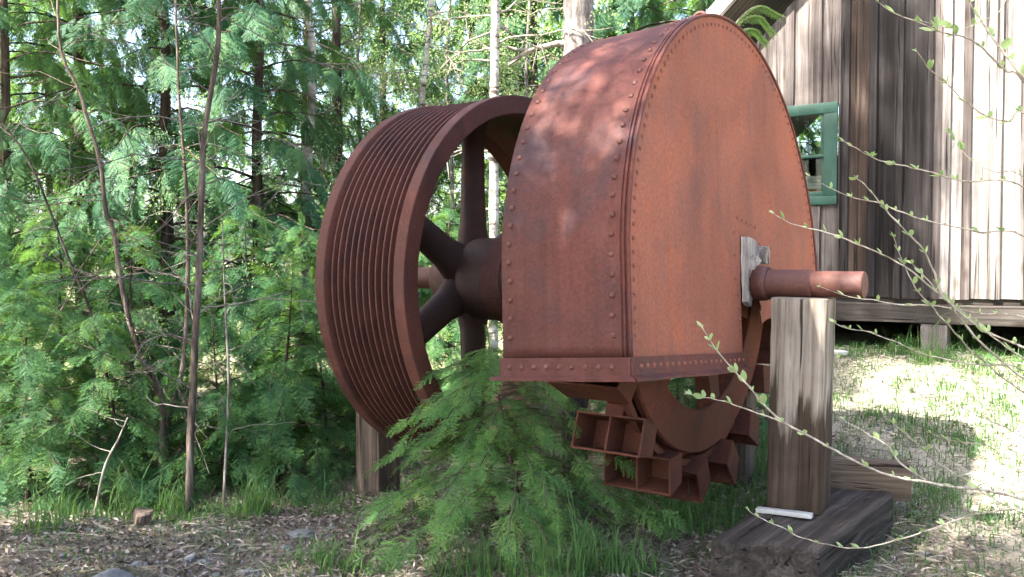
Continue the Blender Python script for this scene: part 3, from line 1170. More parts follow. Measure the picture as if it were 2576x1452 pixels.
left_px = [1925, 1974.6, 1995, 2043, 2064, 2110]
edges_b = [T_L, T_L + 0.27, T_L + 0.52]
t = wall_t(1897)
edges_b = [T_L]
while edges_b[-1] < t - 0.33:
    edges_b.append(edges_b[-1] + 0.26)
edges_b[-1] = t - 0.22 if t - edges_b[-1] < 0.12 else edges_b[-1]
edges_b += [t, wall_t(1925), wall_t(1985), wall_t(2053), wall_t(2122), wall_t(2192), wall_t(2257), wall_t(2330), wall_t(2377), wall_t(2428), wall_t(2504), wall_t(2572)]
while edges_b[-1] < T_R - 0.1:
    edges_b.append(min(edges_b[-1] + random.uniform(0.2, 0.29), T_R))
for i in range(len(edges_b) - 1):
    t0, t1 = edges_b[i], edges_b[i + 1]
    mid = (t0 + t1) / 2
    px_mid = 1288 + FPX * (H0.x + mid * HX) / (H0.y + mid * HY)
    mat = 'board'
    if 2122 < px_mid < 2192:  # middle boards: own dark colour mixed with painted tree shade
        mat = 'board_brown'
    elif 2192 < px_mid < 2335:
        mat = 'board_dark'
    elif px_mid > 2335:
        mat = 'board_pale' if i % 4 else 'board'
    if t1 > WIN_L and t0 < WIN_R:
        wall_piece('board', t0, min(t1, WIN_R) if t1 > WIN_R else t1, -0.022, 0.0, WIN_T - 0.02, None, mat)
        wall_piece('board', t0, min(t1, WIN_R) if t1 > WIN_R else t1, -0.022, 0.0, 0.0, WIN_B + 0.02, mat)
        if t1 > WIN_R:
            wall_piece('board', WIN_R, t1, -0.022, 0.0, 0.0, None, mat)
    else:
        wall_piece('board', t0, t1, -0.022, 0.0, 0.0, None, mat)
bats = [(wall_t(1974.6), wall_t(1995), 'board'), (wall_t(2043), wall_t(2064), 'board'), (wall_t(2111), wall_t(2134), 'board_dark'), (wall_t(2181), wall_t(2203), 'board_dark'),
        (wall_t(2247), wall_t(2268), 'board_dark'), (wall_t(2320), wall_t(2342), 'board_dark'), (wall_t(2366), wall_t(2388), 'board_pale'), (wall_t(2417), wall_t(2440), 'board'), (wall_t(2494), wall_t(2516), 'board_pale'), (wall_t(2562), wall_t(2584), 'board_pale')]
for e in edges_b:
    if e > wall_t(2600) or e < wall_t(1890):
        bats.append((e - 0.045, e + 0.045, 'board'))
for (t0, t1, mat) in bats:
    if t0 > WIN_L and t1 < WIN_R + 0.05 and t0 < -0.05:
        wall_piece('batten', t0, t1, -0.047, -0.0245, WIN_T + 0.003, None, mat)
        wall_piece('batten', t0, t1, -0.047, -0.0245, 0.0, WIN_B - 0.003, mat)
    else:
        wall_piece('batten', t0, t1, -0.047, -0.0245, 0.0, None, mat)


def hbox(name, x0, x1, y0, y1, z0, z1, mat, parent=hut, seed=0, bev=0.004, jit=0.0015, cuts=(4, 1, 1)):
    me = rough_box(x1 - x0, y1 - y0, z1 - z0, cuts, bev, jit, seed)
    return link(name, me, M[mat] if isinstance(mat, str) else mat, parent, ((x0 + x1) / 2, (y0 + y1) / 2, z0))


# window: a part with its own pieces
win = bpy.data.objects.new('window', None)
COL.objects.link(win)
win.parent = hut
win.location = (0, 0, 0)
FW = 0.105
hbox('frame', WIN_L, WIN_R + 0.001, -0.062, -0.0245, WIN_T - FW, WIN_T, 'green', win, 41)
hbox('frame', WIN_L, WIN_R, -0.062, -0.0245, WIN_B, WIN_B + 0.085, 'green', win, 42)
hbox('frame', WIN_R - 0.125, WIN_R - 0.001, -0.059, -0.024, WIN_B + 0.087, WIN_T - FW - 0.002, 'green', win, 43, cuts=(1, 1, 5))
hbox('frame', WIN_L + 0.001, WIN_L + 0.125, -0.059, -0.024, WIN_B + 0.087, WIN_T - FW - 0.002, 'green', win, 44, cuts=(1, 1, 5))
il, ir = WIN_L + 0.127, WIN_R - 0.127
ib, it = WIN_B + 0.087, WIN_T - FW - 0.002
mz = (ib + it) / 2 - 0.02
hbox('sash', ir - 0.035, ir, -0.040, -0.002, mz + 0.03, it, 'green', win, 45, cuts=(1, 1, 3))
hbox('sash', il, il + 0.035, -0.040, -0.002, mz + 0.03, it, 'green', win, 46, cuts=(1, 1, 3))
hbox('sash', il, ir, -0.041, 0.0, mz, mz + 0.028, 'green', win, 47)
hbox('sash', il + 0.001, ir - 0.001, -0.015, 0.02, ib + 0.001, ib + 0.05, 'green', win, 48)
hbox('sash', ir - 0.030, ir - 0.001, -0.015, 0.02, ib + 0.052, mz - 0.002, 'green', win, 49, cuts=(1, 1, 3))
hbox('sash', il + 0.001, il + 0.03, -0.015, 0.02, ib + 0.052, mz - 0.002, 'green', win, 50, cuts=(1, 1, 3))
for (z0, z1, y) in ((mz + 0.028, it, -0.02), (ib + 0.05, mz, 0.004)):
    me = mesh('pane', [(il + 0.01, y, z0), (ir - 0.01, y, z0), (ir - 0.01, y, z1), (il + 0.01, y, z1), (il + 0.01, y + 0.004, z0), (ir - 0.01, y + 0.004, z0), (ir - 0.01, y + 0.004, z1), (il + 0.01, y + 0.004, z1)],
              [(0, 1, 2, 3), (5, 4, 7, 6), (0, 4, 5, 1), (3, 2, 6, 7), (0, 3, 7, 4), (1, 5, 6, 2)])
    link('pane', me, M['glass'], win)
# closed room behind
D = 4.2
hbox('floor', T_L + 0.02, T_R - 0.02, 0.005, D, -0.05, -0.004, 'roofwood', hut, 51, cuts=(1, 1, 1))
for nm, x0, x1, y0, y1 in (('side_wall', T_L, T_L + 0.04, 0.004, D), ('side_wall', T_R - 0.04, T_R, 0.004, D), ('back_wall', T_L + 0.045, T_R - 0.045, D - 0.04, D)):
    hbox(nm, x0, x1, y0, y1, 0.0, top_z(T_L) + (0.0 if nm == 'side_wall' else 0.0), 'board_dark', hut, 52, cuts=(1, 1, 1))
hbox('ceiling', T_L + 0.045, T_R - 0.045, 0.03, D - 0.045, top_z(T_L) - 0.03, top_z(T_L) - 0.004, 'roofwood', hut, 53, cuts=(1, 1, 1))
# things on the window ledge
ledge = hbox('shelf', il - 0.1, ir + 0.2, 0.03, 0.35, ib - 0.03, ib + 0.0, 'roofwood', hut, 54)


def inside(name, label, cat, x0, x1, y0, y1, z0, z1, mat, seed):
    w = thing(name, label, cat, H0 + Vector((HX * (x0 + x1) / 2 - HY * (y0 + y1) / 2, HY * (x0 + x1) / 2 + HX * (y0 + y1) / 2, z0)), (0, 0, HR + R(4)))
    link('body', rough_box(x1 - x0, y1 - y0, z1 - z0, (2, 2, 2), 0.004, 0.003, seed), M[mat], w)
    return w


inside('card_box', 'flat orange box inside the green window, under the papers', 'box', ir - 0.38, ir - 0.03, 0.05, 0.26, ib + 0.003, ib + 0.075, 'orange_box', 61)
pap = inside('paper_stack', 'stack of pale papers inside the green window, on the orange box', 'papers', ir - 0.36, ir - 0.05, 0.06, 0.24, ib + 0.078, ib + 0.110, 'paper', 62)
for k in range(1, 4):
    link('paper_bundle', rough_box(0.30 - 0.02 * (k % 2), 0.17, 0.03, (2, 2, 1), 0.004, 0.003, 62 + k), M['paper'], pap, (0.012 * k, 0, 0.034 * k), (0, 0, R(3 * k - 5)))
# sill beam, piers, joists
hbox('sill_beam', T_L, T_R, -0.035, 0.14, -0.235, -0.053, 'beam', hut, 71, 0.012, 0.006, (20, 1, 1))
for tpx in (2352, 2700, 1990):
    tp = wall_t(tpx)
    wp = H0 + Vector((HX * tp - HY * 0.05, HY * tp + HX * 0.05, 0))
    zb_ = gz(wp.x, wp.y) - 0.15 - FLOOR
    hbox('pier', tp - 0.11, tp + 0.11, -0.02, 0.20, zb_, -0.237, 'timber_grey', hut, int(tpx), 0.01, 0.005, (1, 1, 4))
for tp in (-1.5, 0.9, 3.0, 5.5):
    hbox('pier', tp - 0.1, tp + 0.1, D - 0.3, D - 0.1, -1.4, -0.052, 'timber_dark', hut, 75, 0.01, 0.005, (1, 1, 4))
hbox('skirt_board', T_L, T_R, D - 0.03, D - 0.002, -1.0, -0.055, 'board_dark', hut, 76, cuts=(1, 1, 1))
hbox('skirt_board', T_L, T_L + 0.03, 0.3, D - 0.04, -1.0, -0.055, 'board_dark', hut, 77, cuts=(1, 1, 1))
# roof: two slopes with a deep front overhang
OH = 0.32
LEN = (T_PEAK - T_L + 0.5)
pitch_a = math.atan(SLOPE)
for sgn in (-1, 1):
    L = LEN / math.cos(pitch_a)
    me = rough_box(L, OH + D + 0.4, 0.06, (8, 6, 1), 0.006, 0.004, 81 + sgn)
    o = link('roof', me, M['roofwood'], hut)
    cx = T_PEAK + sgn * LEN / 2
    o.location = (cx + sgn * 0.002, (-OH + D + 0.4) / 2, top_z(T_PEAK) - SLOPE * LEN / 2 + 0.52)
    o.rotation_euler = (0, sgn * pitch_a, 0)
    me = rough_box(L, 0.035, 0.155, (10, 1, 1), 0.005, 0.004, 84 + sgn)
    o = link('rake_board', me, M['rake'], hut)
    o.location = (cx + sgn * 0.002, -OH - 0.022, top_z(T_PEAK) - SLOPE * LEN / 2 + 0.46)
    o.rotation_euler = (0, sgn * pitch_a, 0)

# ------------------------------------------------------------------ foliage kits
def tri(a, b, c):
    return [a, b, c]


def cedar_spray(seed, n=13, L=0.42):
    r = np.random.default_rng(seed)
    T, K = [], []
    ax = np.array([1.0, 0, 0])
    base_t = r.uniform(0.25, 0.6)

    def blade(p, d, ln, w, tint):
        d = d / np.linalg.norm(d)
        s = np.array([-d[1], d[0], 0.0])
        s = s / (np.linalg.norm(s) + 1e-9)
        T.append([p - s * w / 2, p + d * ln, p + s * w / 2])
        K.append(tint)
    def axis_pt(t):
        return np.array([L * t, 0.01 * math.sin(4 * t), -0.09 * t * t])
    for i in range(4):
        blade(axis_pt(i / 4), axis_pt((i + 1) / 4) - axis_pt(i / 4), L / 3.6, 0.010, base_t - 0.1)
    for i in range(n):
        t = (i + 0.5) / n
        for sd in (-1, 1):
            p = axis_pt(t + r.uniform(-0.02, 0.02))
            a = R(r.uniform(34, 52)) * sd
            ln = (0.17 * (1 - t) ** 0.75 + 0.025) * r.uniform(0.8, 1.15) * min(1, 0.55 + 2 * t)
            d = np.array([math.cos(a), math.sin(a), -r.uniform(0.05, 0.45)])
            tt = base_t + r.uniform(-0.12, 0.12)
            blade(p, d, ln, 0.010, tt)
            dn = d / np.linalg.norm(d)
            m = max(2, int(ln / 0.022))
            for j in range(m):
                q = p + dn * ln * (j + 0.6) / m * 0.95
                for s2 in (-1, 1):
                    a2 = a + s2 * R(r.uniform(30, 46))
                    d2 = np.array([math.cos(a2), math.sin(a2), dn[2] - r.uniform(0, 0.35)])
                    blade(q, d2, (0.042 * (1 - 0.55 * j / m)) * r.uniform(0.8, 1.2), 0.0115, tt + r.uniform(-0.08, 0.2) * (j / m + 0.3))
    return np.array(T), np.array(K)


def hemlock_spray(seed, n=9, L=0.27, nl=0.017, nw=0.0046, step=0.0075, tw=0.125):
    r = np.random.default_rng(seed)
    T, K = [], []
    base_t = r.uniform(0.3, 0.55)

    def needles(p, d, ln, tint, young):
        d = d / np.linalg.norm(d)
        s = np.array([-d[1], d[0], 0.0])
        s /= np.linalg.norm(s) + 1e-9
        m = max(3, int(ln / step))
        T.append([p - s * 0.0012, p + d * ln, p + s * 0.0012])
        K.append(-0.05)
        for j in range(m):
            q = p + d * ln * (j + 0.5) / m
            for sd in (-1, 1):
                dd = s * sd + d * r.uniform(0.25, 0.75)
                dd[2] += r.uniform(-0.25, 0.3)
                dd /= np.linalg.norm(dd)
                l2 = nl * r.uniform(0.7, 1.15) * (0.65 + 0.35 * (1 - j / m))
                T.append([q - d * nw / 2, q + dd * l2, q + d * nw / 2])
                K.append(tint + young * (j / m) ** 2 + r.uniform(-0.1, 0.1))

    def axis_pt(t):
        return np.array([L * t, 0.0, -0.05 * t * t])
    for i in range(3):
        needles(axis_pt(i / 3), axis_pt((i + 1) / 3) - axis_pt(i / 3), L / 3, base_t, 0.2 if i == 2 else 0)
    for i in range(n):
        t = (i + 0.4) / n
        for sd in (-1, 1):
            p = axis_pt(t)
            a = R(r.uniform(42, 62)) * sd
            ln = (tw * (1 - t) ** 0.8 + 0.02) * r.uniform(0.75, 1.2) * min(1, 0.6 + 2 * t)
            d = np.array([math.cos(a), math.sin(a), -r.uniform(0.0, 0.35)])
            needles(p, d, ln, base_t + r.uniform(-0.08, 0.08), 0.3)
    return np.array(T), np.array(K)


def far_spray(seed, L=0.8, m=26, w0=0.025, w1=0.06):
    r = np.random.default_rng(seed)
    T, K = [], []
    b = r.uniform(0.3, 0.6)
    for i in range(m):
        p = np.array([r.uniform(0, L), r.normal(0, 0.14), r.normal(0, 0.06)])
        d = np.array([r.uniform(0.2, 1), r.normal(0, 0.8), -r.uniform(0, 0.8)])
        d /= np.linalg.norm(d)
        s = np.cross(d, r.normal(0, 1, 3))
        s /= np.linalg.norm(s)
        w = r.uniform(w0, w1)
        T.append([p - s * w, p + d * r.uniform(0.1, 0.24), p + s * w])
        K.append(b + r.uniform(-0.2, 0.25))
    return np.array(T), np.array(K)


def leaf_spray(seed, L=0.5, m=34, size=0.03):
    """budding broad-leaf twig"""
    r = np.random.default_rng(seed)
    T, K = [], []
    for i in range(m):
        t = r.uniform(0.1, 1)
        p = np.array([L * t, r.normal(0, 0.09 * t + 0.01), r.normal(0, 0.07 * t + 0.01)])
        d = r.normal(0, 1, 3)
        d[2] -= 0.3
        d /= np.linalg.norm(d)
        s = np.cross(d, r.normal(0, 1, 3))
        s /= np.linalg.norm(s)
        l2 = size * r.uniform(0.7, 1.4)
        mid = p + d * l2 * 0.5
        tn = r.uniform(0.2, 1)
        T.append([p, mid + s * l2 * 0.3, p + d * l2])
        T.append([p, p + d * l2, mid - s * l2 * 0.3])
        K += [tn, tn]
    return np.array(T), np.array(K)


def frames(P, X, N, S):
    """stack of affine frames: x axis along X, z near N"""
    X = X / np.linalg.norm(X, axis=1, keepdims=True)
    Y = np.cross(N, X)
    Y /= np.linalg.norm(Y, axis=1, keepdims=True) + 1e-9
    Z = np.cross(X, Y)
    return np.stack([X, Y, Z], 2) * S[:, None, None], P


def scatter(kits, P, X, N, S, vary, r):
    Rm, P = frames(P, X, N, S)
    pick = r.integers(0, len(kits), len(P))
    Ts, Ks = [], []
    for k, (T, K) in enumerate(kits):
        sel = pick == k
        if not sel.any():
            continue
        W = np.einsum('nij,tvj->ntvi', Rm[sel], T) + P[sel][:, None, None, :]
        Ts.append(W.reshape(-1, 3, 3))
        Ks.append((K[None, :] + r.normal(0, vary, (sel.sum(), 1))).ravel())
    return np.concatenate(Ts), np.concatenate(Ks)


def conifer(seed, H, z0, reach, nb, ns, kits, droop, hang, trunk_r, lift=0.12, shape=0.85, lean=(0, 0), tipup=0.0, first=0.2, sscale=(0.75, 1.2), flat=0.35):
    """returns (wood verts, faces), (triangles, tints)"""
    r = np.random.default_rng(seed)
    wood_parts = []
    npt = 9
    wob = r.normal(0, 0.02, (npt, 2)) * H * 0.12
    tp = [Vector((wob[i][0] * (i > 0) + lean[0] * (i / (npt - 1)) ** 1.3, wob[i][1] * (i > 0) + lean[1] * (i / (npt - 1)) ** 1.3, -0.15 + (H + 0.15) * i / (npt - 1))) for i in range(npt)]
    wood_parts.append(tube_np(tp, [trunk_r * (1 - 0.93 * i / (npt - 1)) * (1.35 if i == 0 else 1) for i in range(npt)], 9))

    def trunk_at(z):
        f = np.clip((z + 0.15) / (H + 0.15), 0, 1) * (npt - 1)
        k = min(int(f), npt - 2)
        return np.array(tp[k].lerp(tp[k + 1], f - k))
    P, X, N, S = [], [], [], []
    for k in range(nb):
        u = (k + r.uniform(0, 1)) / nb
        z = z0 + (H - z0) * u ** 0.92
        f = (z - z0) / (H - z0)
        ln = (reach * (1 - f) ** shape + 0.12 * reach) * r.uniform(0.65, 1.12)
        az = k * 2.39996 + r.uniform(-0.5, 0.5)
        out = np.array([math.cos(az), math.sin(az), 0])
        lat = np.array([-out[1], out[0], 0])
        bend = r.uniform(-0.25, 0.25)
        st = trunk_at(z)
        pts = []
        m = 7
        for i in range(m):
            s = i / (m - 1)
            h = lift * ln * s * 2 - droop * ln * s * s + tipup * ln * max(0, s - 0.65) ** 2 * 4
            pts.append(st + out * ln * s + lat * bend * ln * s * s + np.array([0, 0, h]))
        wood_parts.append(tube_np([Vector(p) for p in pts], [max(0.0025, 0.011 * (ln ** 0.8) * (1 - 0.85 * i / (m - 1)) * (trunk_r / 0.1) ** 0.4) for i in range(m)], 4, False))
        nsp = max(3, int(ns * (0.35 + 0.65 * ln / reach)))
        for j in range(nsp):
            s = first + (1 - first) * (j + r.uniform(0, 1)) / nsp
            q = s * (m - 1)
            i = min(int(q), m - 2)
            p = pts[i] + (pts[i + 1] - pts[i]) * (q - i)
            fw = pts[i + 1] - pts[i]
            fw = fw / np.linalg.norm(fw)
            sd = (-1) ** j
            a = r.uniform(0.35, 1.0) * (1 - 0.75 * max(0, s - 0.6) / 0.4)
            d = fw * (1.1 - 0.5 * a) + lat * sd * a + np.array([0, 0, -hang * r.uniform(0.4, 1.4)])
            P.append(p)
            X.append(d)
            N.append(np.array([0, 0, 1.0]) + r.normal(0, flat, 3) + out * hang * 0.8)
            S.append(r.uniform(*sscale) * (0.75 + 0.25 * (1 - f)))
    # leader
    P.append(trunk_at(H * 0.97))
    X.append(np.array([0.15, 0.1, 1.0]))
    N.append(np.array([1.0, 0, 0.2]))
    S.append(0.8)
    T, K = scatter(kits, np.array(P), np.array(X), np.array(N), np.array(S), 0.09, r)
    return join_parts(wood_parts), (T, K)


cedar_kits = [cedar_spray(100 + i) for i in range(5)]
hem_kits = [hemlock_spray(200 + i, 9, 0.19, 0.0125, 0.0040, 0.0062, 0.07) for i in range(5)]
hem_lo = [hemlock_spray(220 + i, 8, 0.24, 0.019, 0.0078, 0.0115, 0.09) for i in range(4)]
shade_kits = [far_spray(360 + i, 0.7, 44, 0.011, 0.026) for i in range(4)]
far_kits = [far_spray(300 + i) for i in range(6)]
leaf_kits = [leaf_spray(320 + i) for i in range(4)]


def tree_kit(name, res, wood_mat, leaf):
    (V, Fc), (T, K) = res
    w = mesh(name + '_wood', V, Fc, True)
    w.materials.append(M[wood_mat])
    c = soup(name + '_crown', T, K)
    c.materials.append(M[leaf])
    return w, c


KITS = {
    'cedar_a': tree_kit('cedar_a', conifer(11, 8.2, 1.0, 2.0, 74, 15, cedar_kits, 0.62, 1.15, 0.09, 0.14, 0.75, tipup=0.25), 'bark_dark', 'cedar'),
    'cedar_b': tree_kit('cedar_b', conifer(12, 7.6, 0.55, 1.75, 78, 14, cedar_kits, 0.55, 0.95, 0.075, 0.16, 0.7, tipup=0.3), 'bark_brown', 'cedar'),
    'hem_a': tree_kit('hem_a', conifer(21, 2.3, 0.12, 1.0, 52, 12, hem_lo, 0.5, 0.28, 0.03, 0.16, 0.8), 'bark_dark', 'hemlock'),
    'hem_b': tree_kit('hem_b', conifer(22, 1.5, 0.06, 0.85, 44, 12, hem_lo, 0.55, 0.25, 0.022, 0.18, 0.75, lean=(0.15, 0.05)), 'bark_dark', 'hemlock'),
    'spire': tree_kit('spire', conifer(34, 16.0, 8.0, 0.85, 70, 9, shade_kits, 0.4, 0.4, 0.14, 0.1, 0.3, sscale=(0.7, 1.1), flat=0.6), 'bark_dark', 'cedar'),
    'shade': tree_kit('shade', conifer(33, 8.4, 4.0, 2.0, 58, 8, shade_kits, 0.4, 0.4, 0.13, 0.12, 0.72, sscale=(0.7, 1.1), flat=0.6), 'bark_dark', 'cedar'),
    'far_a': tree_kit('far_a', conifer(31, 12.0, 0.8, 2.6, 90, 7, far_kits, 0.35, 0.35, 0.16, 0.1, 0.8, sscale=(0.8, 1.3), flat=0.8), 'bark_brown', 'far'),
}


def plant_tree(name, kit, label, cat, x, y, sc=1.0, rz=0.0, group=None, hsc=1.0, leanx=0.0):
    w, c = KITS[kit]
    o = thing(name, label, cat, (x, y, gz(x, y)), (0, leanx, rz), group)
    o.scale = (sc, sc, sc * hsc)
    link('trunk', w, None, o)
    tag(link('crown', c, None, o), kind='stuff')
    return o


def px_x(px, Y):
    return (px - 1288) / FPX * Y


# cedars left of the clearing and behind the machine
CED = [
    ('cedar_a', 205, 9.3, 1.05, 0.3, 'drooping cedar with a thick dark trunk at the left, behind the hemlock thicket'),
    ('cedar_b', 128, 10.4, 0.8, 1.9, 'slim dark-trunked cedar just left of the thick dark trunk'),
    ('cedar_b', 20, 8.0, 0.95, 4.0, 'cedar with blue-green drooping boughs at the far left edge'),
    ('cedar_a', 420, 8.3, 0.9, 2.6, 'cedar with fan-like sprays behind the bare leaning saplings'),
    ('cedar_b', 655, 8.9, 1.05, 5.2, 'tall cedar right of the slender brown trunk'),
    ('cedar_a', 770, 11.5, 1.1, 0.9, 'sunlit cedar behind the white trunk left of the grooved wheel'),
    ('cedar_b', 965, 12.5, 1.15, 3.3, 'light green cedar above the left rim of the grooved wheel'),
    ('cedar_a', 1185, 13.5, 1.1, 1.4, 'sunlit cedar above the top of the grooved wheel'),
    ('cedar_b', 1345, 12.2, 1.2, 2.2, 'bright cedar between the spotted trunk and the big grey trunk'),
    ('cedar_a', 1590, 13.0, 1.2, 4.4, 'dark cedar right of the big grey trunk'),
    ('cedar_b', 1765, 14.5, 1.3, 0.2, 'dark cedar behind the rounded top of the guard'),
    ('cedar_a', 1560, 9.8, 0.42, 5.0, 'young cedar low behind the bucket wheel'),
]
for (kit, px, Y, sc, rz, lab) in CED:
    plant_tree('cedar_tree', kit, lab, 'tree', px_x(px, Y), Y, sc, rz, 'cedars round the clearing')
# cedars beside the clearing whose crowns shade the machine
SHADE = [(-4.3, 1.9, 1.1, 0.4, 'a'), (-5.0, 3.4, 1.15, 2.0, 'b'), (-3.7, 0.4, 1.12, 3.1, 'b'), (-3.9, 2.9, 0.95, 1.1, 'a'), (-3.2, -0.9, 1.05, 0.8, 'a')]
th = plant_tree('cedar_tree', 'spire', 'very tall slim cedar beside the clearing whose shadow reaches the hut', 'tree', -4.6, 3.95, 0.9, 0.9, 'cedars beside the clearing')
for (x, y, sc, rz, kit) in SHADE:
    plant_tree('cedar_tree', 'shade', 'tall cedar beside the clearing, left of everything in view', 'tree', x, y, sc, rz, 'cedars beside the clearing')

# hemlock thicket on the left
HEM = [(-60, 6.3, 'hem_a', 0.95), (60, 6.0, 'hem_b', 1.0), (150, 6.9, 'hem_a', 0.9), (235, 6.2, 'hem_b', 0.95), (330, 7.0, 'hem_a', 0.85), (560, 6.5, 'hem_b', 0.95), (620, 7.4, 'hem_a', 0.95),
       (690, 6.6, 'hem_b', 1.0), (760, 7.6, 'hem_a', 0.9), (830, 7.0, 'hem_b', 0.95), (30, 7.8, 'hem_a', 1.0), (470, 7.7, 'hem_a', 0.8), (1130, 8.4, 'hem_a', 0.9), (1400, 7.8, 'hem_b', 1.0), (1000, 8.8, 'hem_a', 1.0), (1700, 7.2, 'hem_b', 0.9), (1790, 6.5, 'hem_b', 0.85)]
HEML = ['hemlock sapling at the far left edge of the thicket', 'low hemlock at the lower left corner of the thicket', 'hemlock sapling below the thick dark trunk', 'low bright hemlock left of the white sapling foot', 'hemlock sapling behind the leaning grey saplings',
        'low hemlock right of the slender brown trunk', 'taller hemlock behind the slender brown trunk', 'low hemlock between the slender trunk and the grooved wheel', 'taller hemlock left of the grooved wheel', 'low hemlock beside the far timber post',
        'hemlock deep in the thicket at the left edge', 'hemlock deep behind the fork of the saplings', 'hemlock seen through the spokes of the grooved wheel', 'low hemlock behind the guard seen under its lower edge', 'hemlock behind the rim of the grooved wheel', 'low hemlock seen through the round hole of the bucket wheel', 'low hemlock beside the dark post behind the bucket wheel']
for i, ((px, Y, kit, sc), lab) in enumerate(zip(HEM, HEML)):
    plant_tree('hemlock_sapling', kit, lab, 'sapling', px_x(px, Y), Y, sc * (0.92 + 0.16 * ((i * 7) % 5) / 4), i * 1.7, 'hemlock thicket')

# the small hemlock in front of the machine
fx, fy = 0.07, 4.72
res = conifer(41, 1.0, 0.06, 0.9, 92, 18, hem_kits, 0.42, 0.08, 0.02, 0.13, 0.6, lean=(-0.2, 0.06), first=0.1, sscale=(0.55, 1.05), flat=0.4)
w, c = tree_kit('front_hemlock', res, 'bark_brown', 'hemlock_young')
fh = thing('hemlock_sapling', 'small bushy hemlock growing in front of the grooved wheel and under the guard', 'sapling', (fx, fy, gz(fx, fy)), (0, 0, 0.6))
link('trunk', w, None, fh)
tag(link('crown', c, None, fh), kind='stuff')

# far wood, one mass
r_ = np.random.default_rng(55)
Ts, Ks, Wv = [], [], []
(Vf, Ff), (Tf, Kf) = conifer(31, 12.0, 0.6, 2.6, 60, 6, far_kits, 0.35, 0.35, 0.16, 0.1, 0.8, sscale=(0.8, 1.4), flat=0.9)
for i in range(26):
    Y = r_.uniform(19, 36)
    X_ = px_x(r_.uniform(-500, 2900), Y)
    a = r_.uniform(0, 6.28)
    s = r_.uniform(0.8, 1.5)
    Rm = np.array([[math.cos(a), -math.sin(a), 0], [math.sin(a), math.cos(a), 0], [0, 0, 1]]) * s
    keep = r_.random(len(Tf)) < 0.62
    Ts.append(Tf[keep] @ Rm.T + np.array([X_, Y, gz(X_, Y)]))
    Ks.append(Kf[keep] + r_.normal(0, 0.12))
fw_ = link('far_wood', soup('far_wood', np.concatenate(Ts), np.concatenate(Ks)), M['far'])
tag(fw_, 'far sunlit wood seen through gaps between the cedars', 'wood', None, 'stuff')


# ------------------------------------------------------------------ single trunks
def stem_tree(name, label, ctrl, r0, r1, mat, twigs=14, seed=0, twig_len=(0.2, 0.7), twig_mat=None, leaves=0, up=0.25, cat='tree', leaf_size=1.0, n=26, side=None):
    """slender tree through given points, from the ground up, with thin side twigs and some leaves"""
    r = np.random.default_rng(seed)
    pts = curve_pts(ctrl, n)
    base = pts[0].copy()
    o = thing(name, label, cat, base)
    pts = [p - base for p in pts]
    rad = [r0 + (r1 - r0) * i / (n - 1) for i in range(n)]
    V, Fc = tube_np(pts, rad, 10)
    V = [v + Vector(noise.noise_vector(Vector(v) * 9)) * r0 * 0.18 for v in V]
    link('trunk', mesh(name, V, Fc, True), M[mat], o)
    P, X, N, S = [], [], [], []
    for k in range(twigs):
        f = r.uniform(0.12, 0.97)
        i = min(int(f * (n - 1)), n - 2)
        st = pts[i].lerp(pts[i + 1], f * (n - 1) - i)
        az = r.uniform(0, 6.283) if side is None else r.normal(side, 0.7)
        ln = r.uniform(*twig_len)
        d = Vector((math.cos(az), math.sin(az) * 0.7, r.normal(up, 0.3)))
        c = [st]
        m = 8
        for q in range(1, m):
            d = (d + Vector(r.normal(0, 0.16, 3)) + Vector((0, 0, -0.03))).normalized()
            c.append(c[-1] + d * ln / m)
        t0 = max(0.0035, rad[i] * 0.28)
        V, Fc = tube_np(c, [t0 * (1 - 0.75 * q / (m - 1)) for q in range(m)], 5, False)
        pieces = [(V, Fc)]
        for _ in range(int(ln * 4)):
            q = r.integers(2, m - 1)
            d2 = (Vector(r.normal(0, 1, 3)) + d).normalized()
            c2 = [c[q], c[q] + d2 * ln * 0.15, c[q] + d2 * ln * 0.3 + Vector((0, 0, 0.02))]
            pieces.append(tube_np(c2, [t0 * 0.5, t0 * 0.4, t0 * 0.2], 4, False))
        V, Fc = join_parts(pieces)
        link('branch', mesh('branch', V, Fc, True), M[twig_mat or mat], o)
        for _ in range(leaves):
            q = r.integers(2, m)
            P.append(np.array(c[q]))
            X.append(r.normal(0, 1, 3) + np.array([0, 0, 0.2]))
            N.append(np.array([0.1, 0.1, 1.0]))
            S.append(leaf_size * r.uniform(0.5, 1.1))
    if P:
        T, K = scatter(leaf_kits, np.array(P), np.array(X), np.array(N), np.array(S), 0.08, r)
        tag(link('foliage', soup('foliage', T, K), M['spring'], o), kind='stuff')
    return o


def pix(lst, Y, dY=0.0):
    n = len(lst)
    return [at(x, y, Y + dY * i / max(1, n - 1)) for i, (x, y) in enumerate(lst)]


def grounded(ctrl):
    p = ctrl[0]
    ctrl[0] = Vector((p.x, p.y, gz(p.x, p.y) - 0.05))
    return ctrl


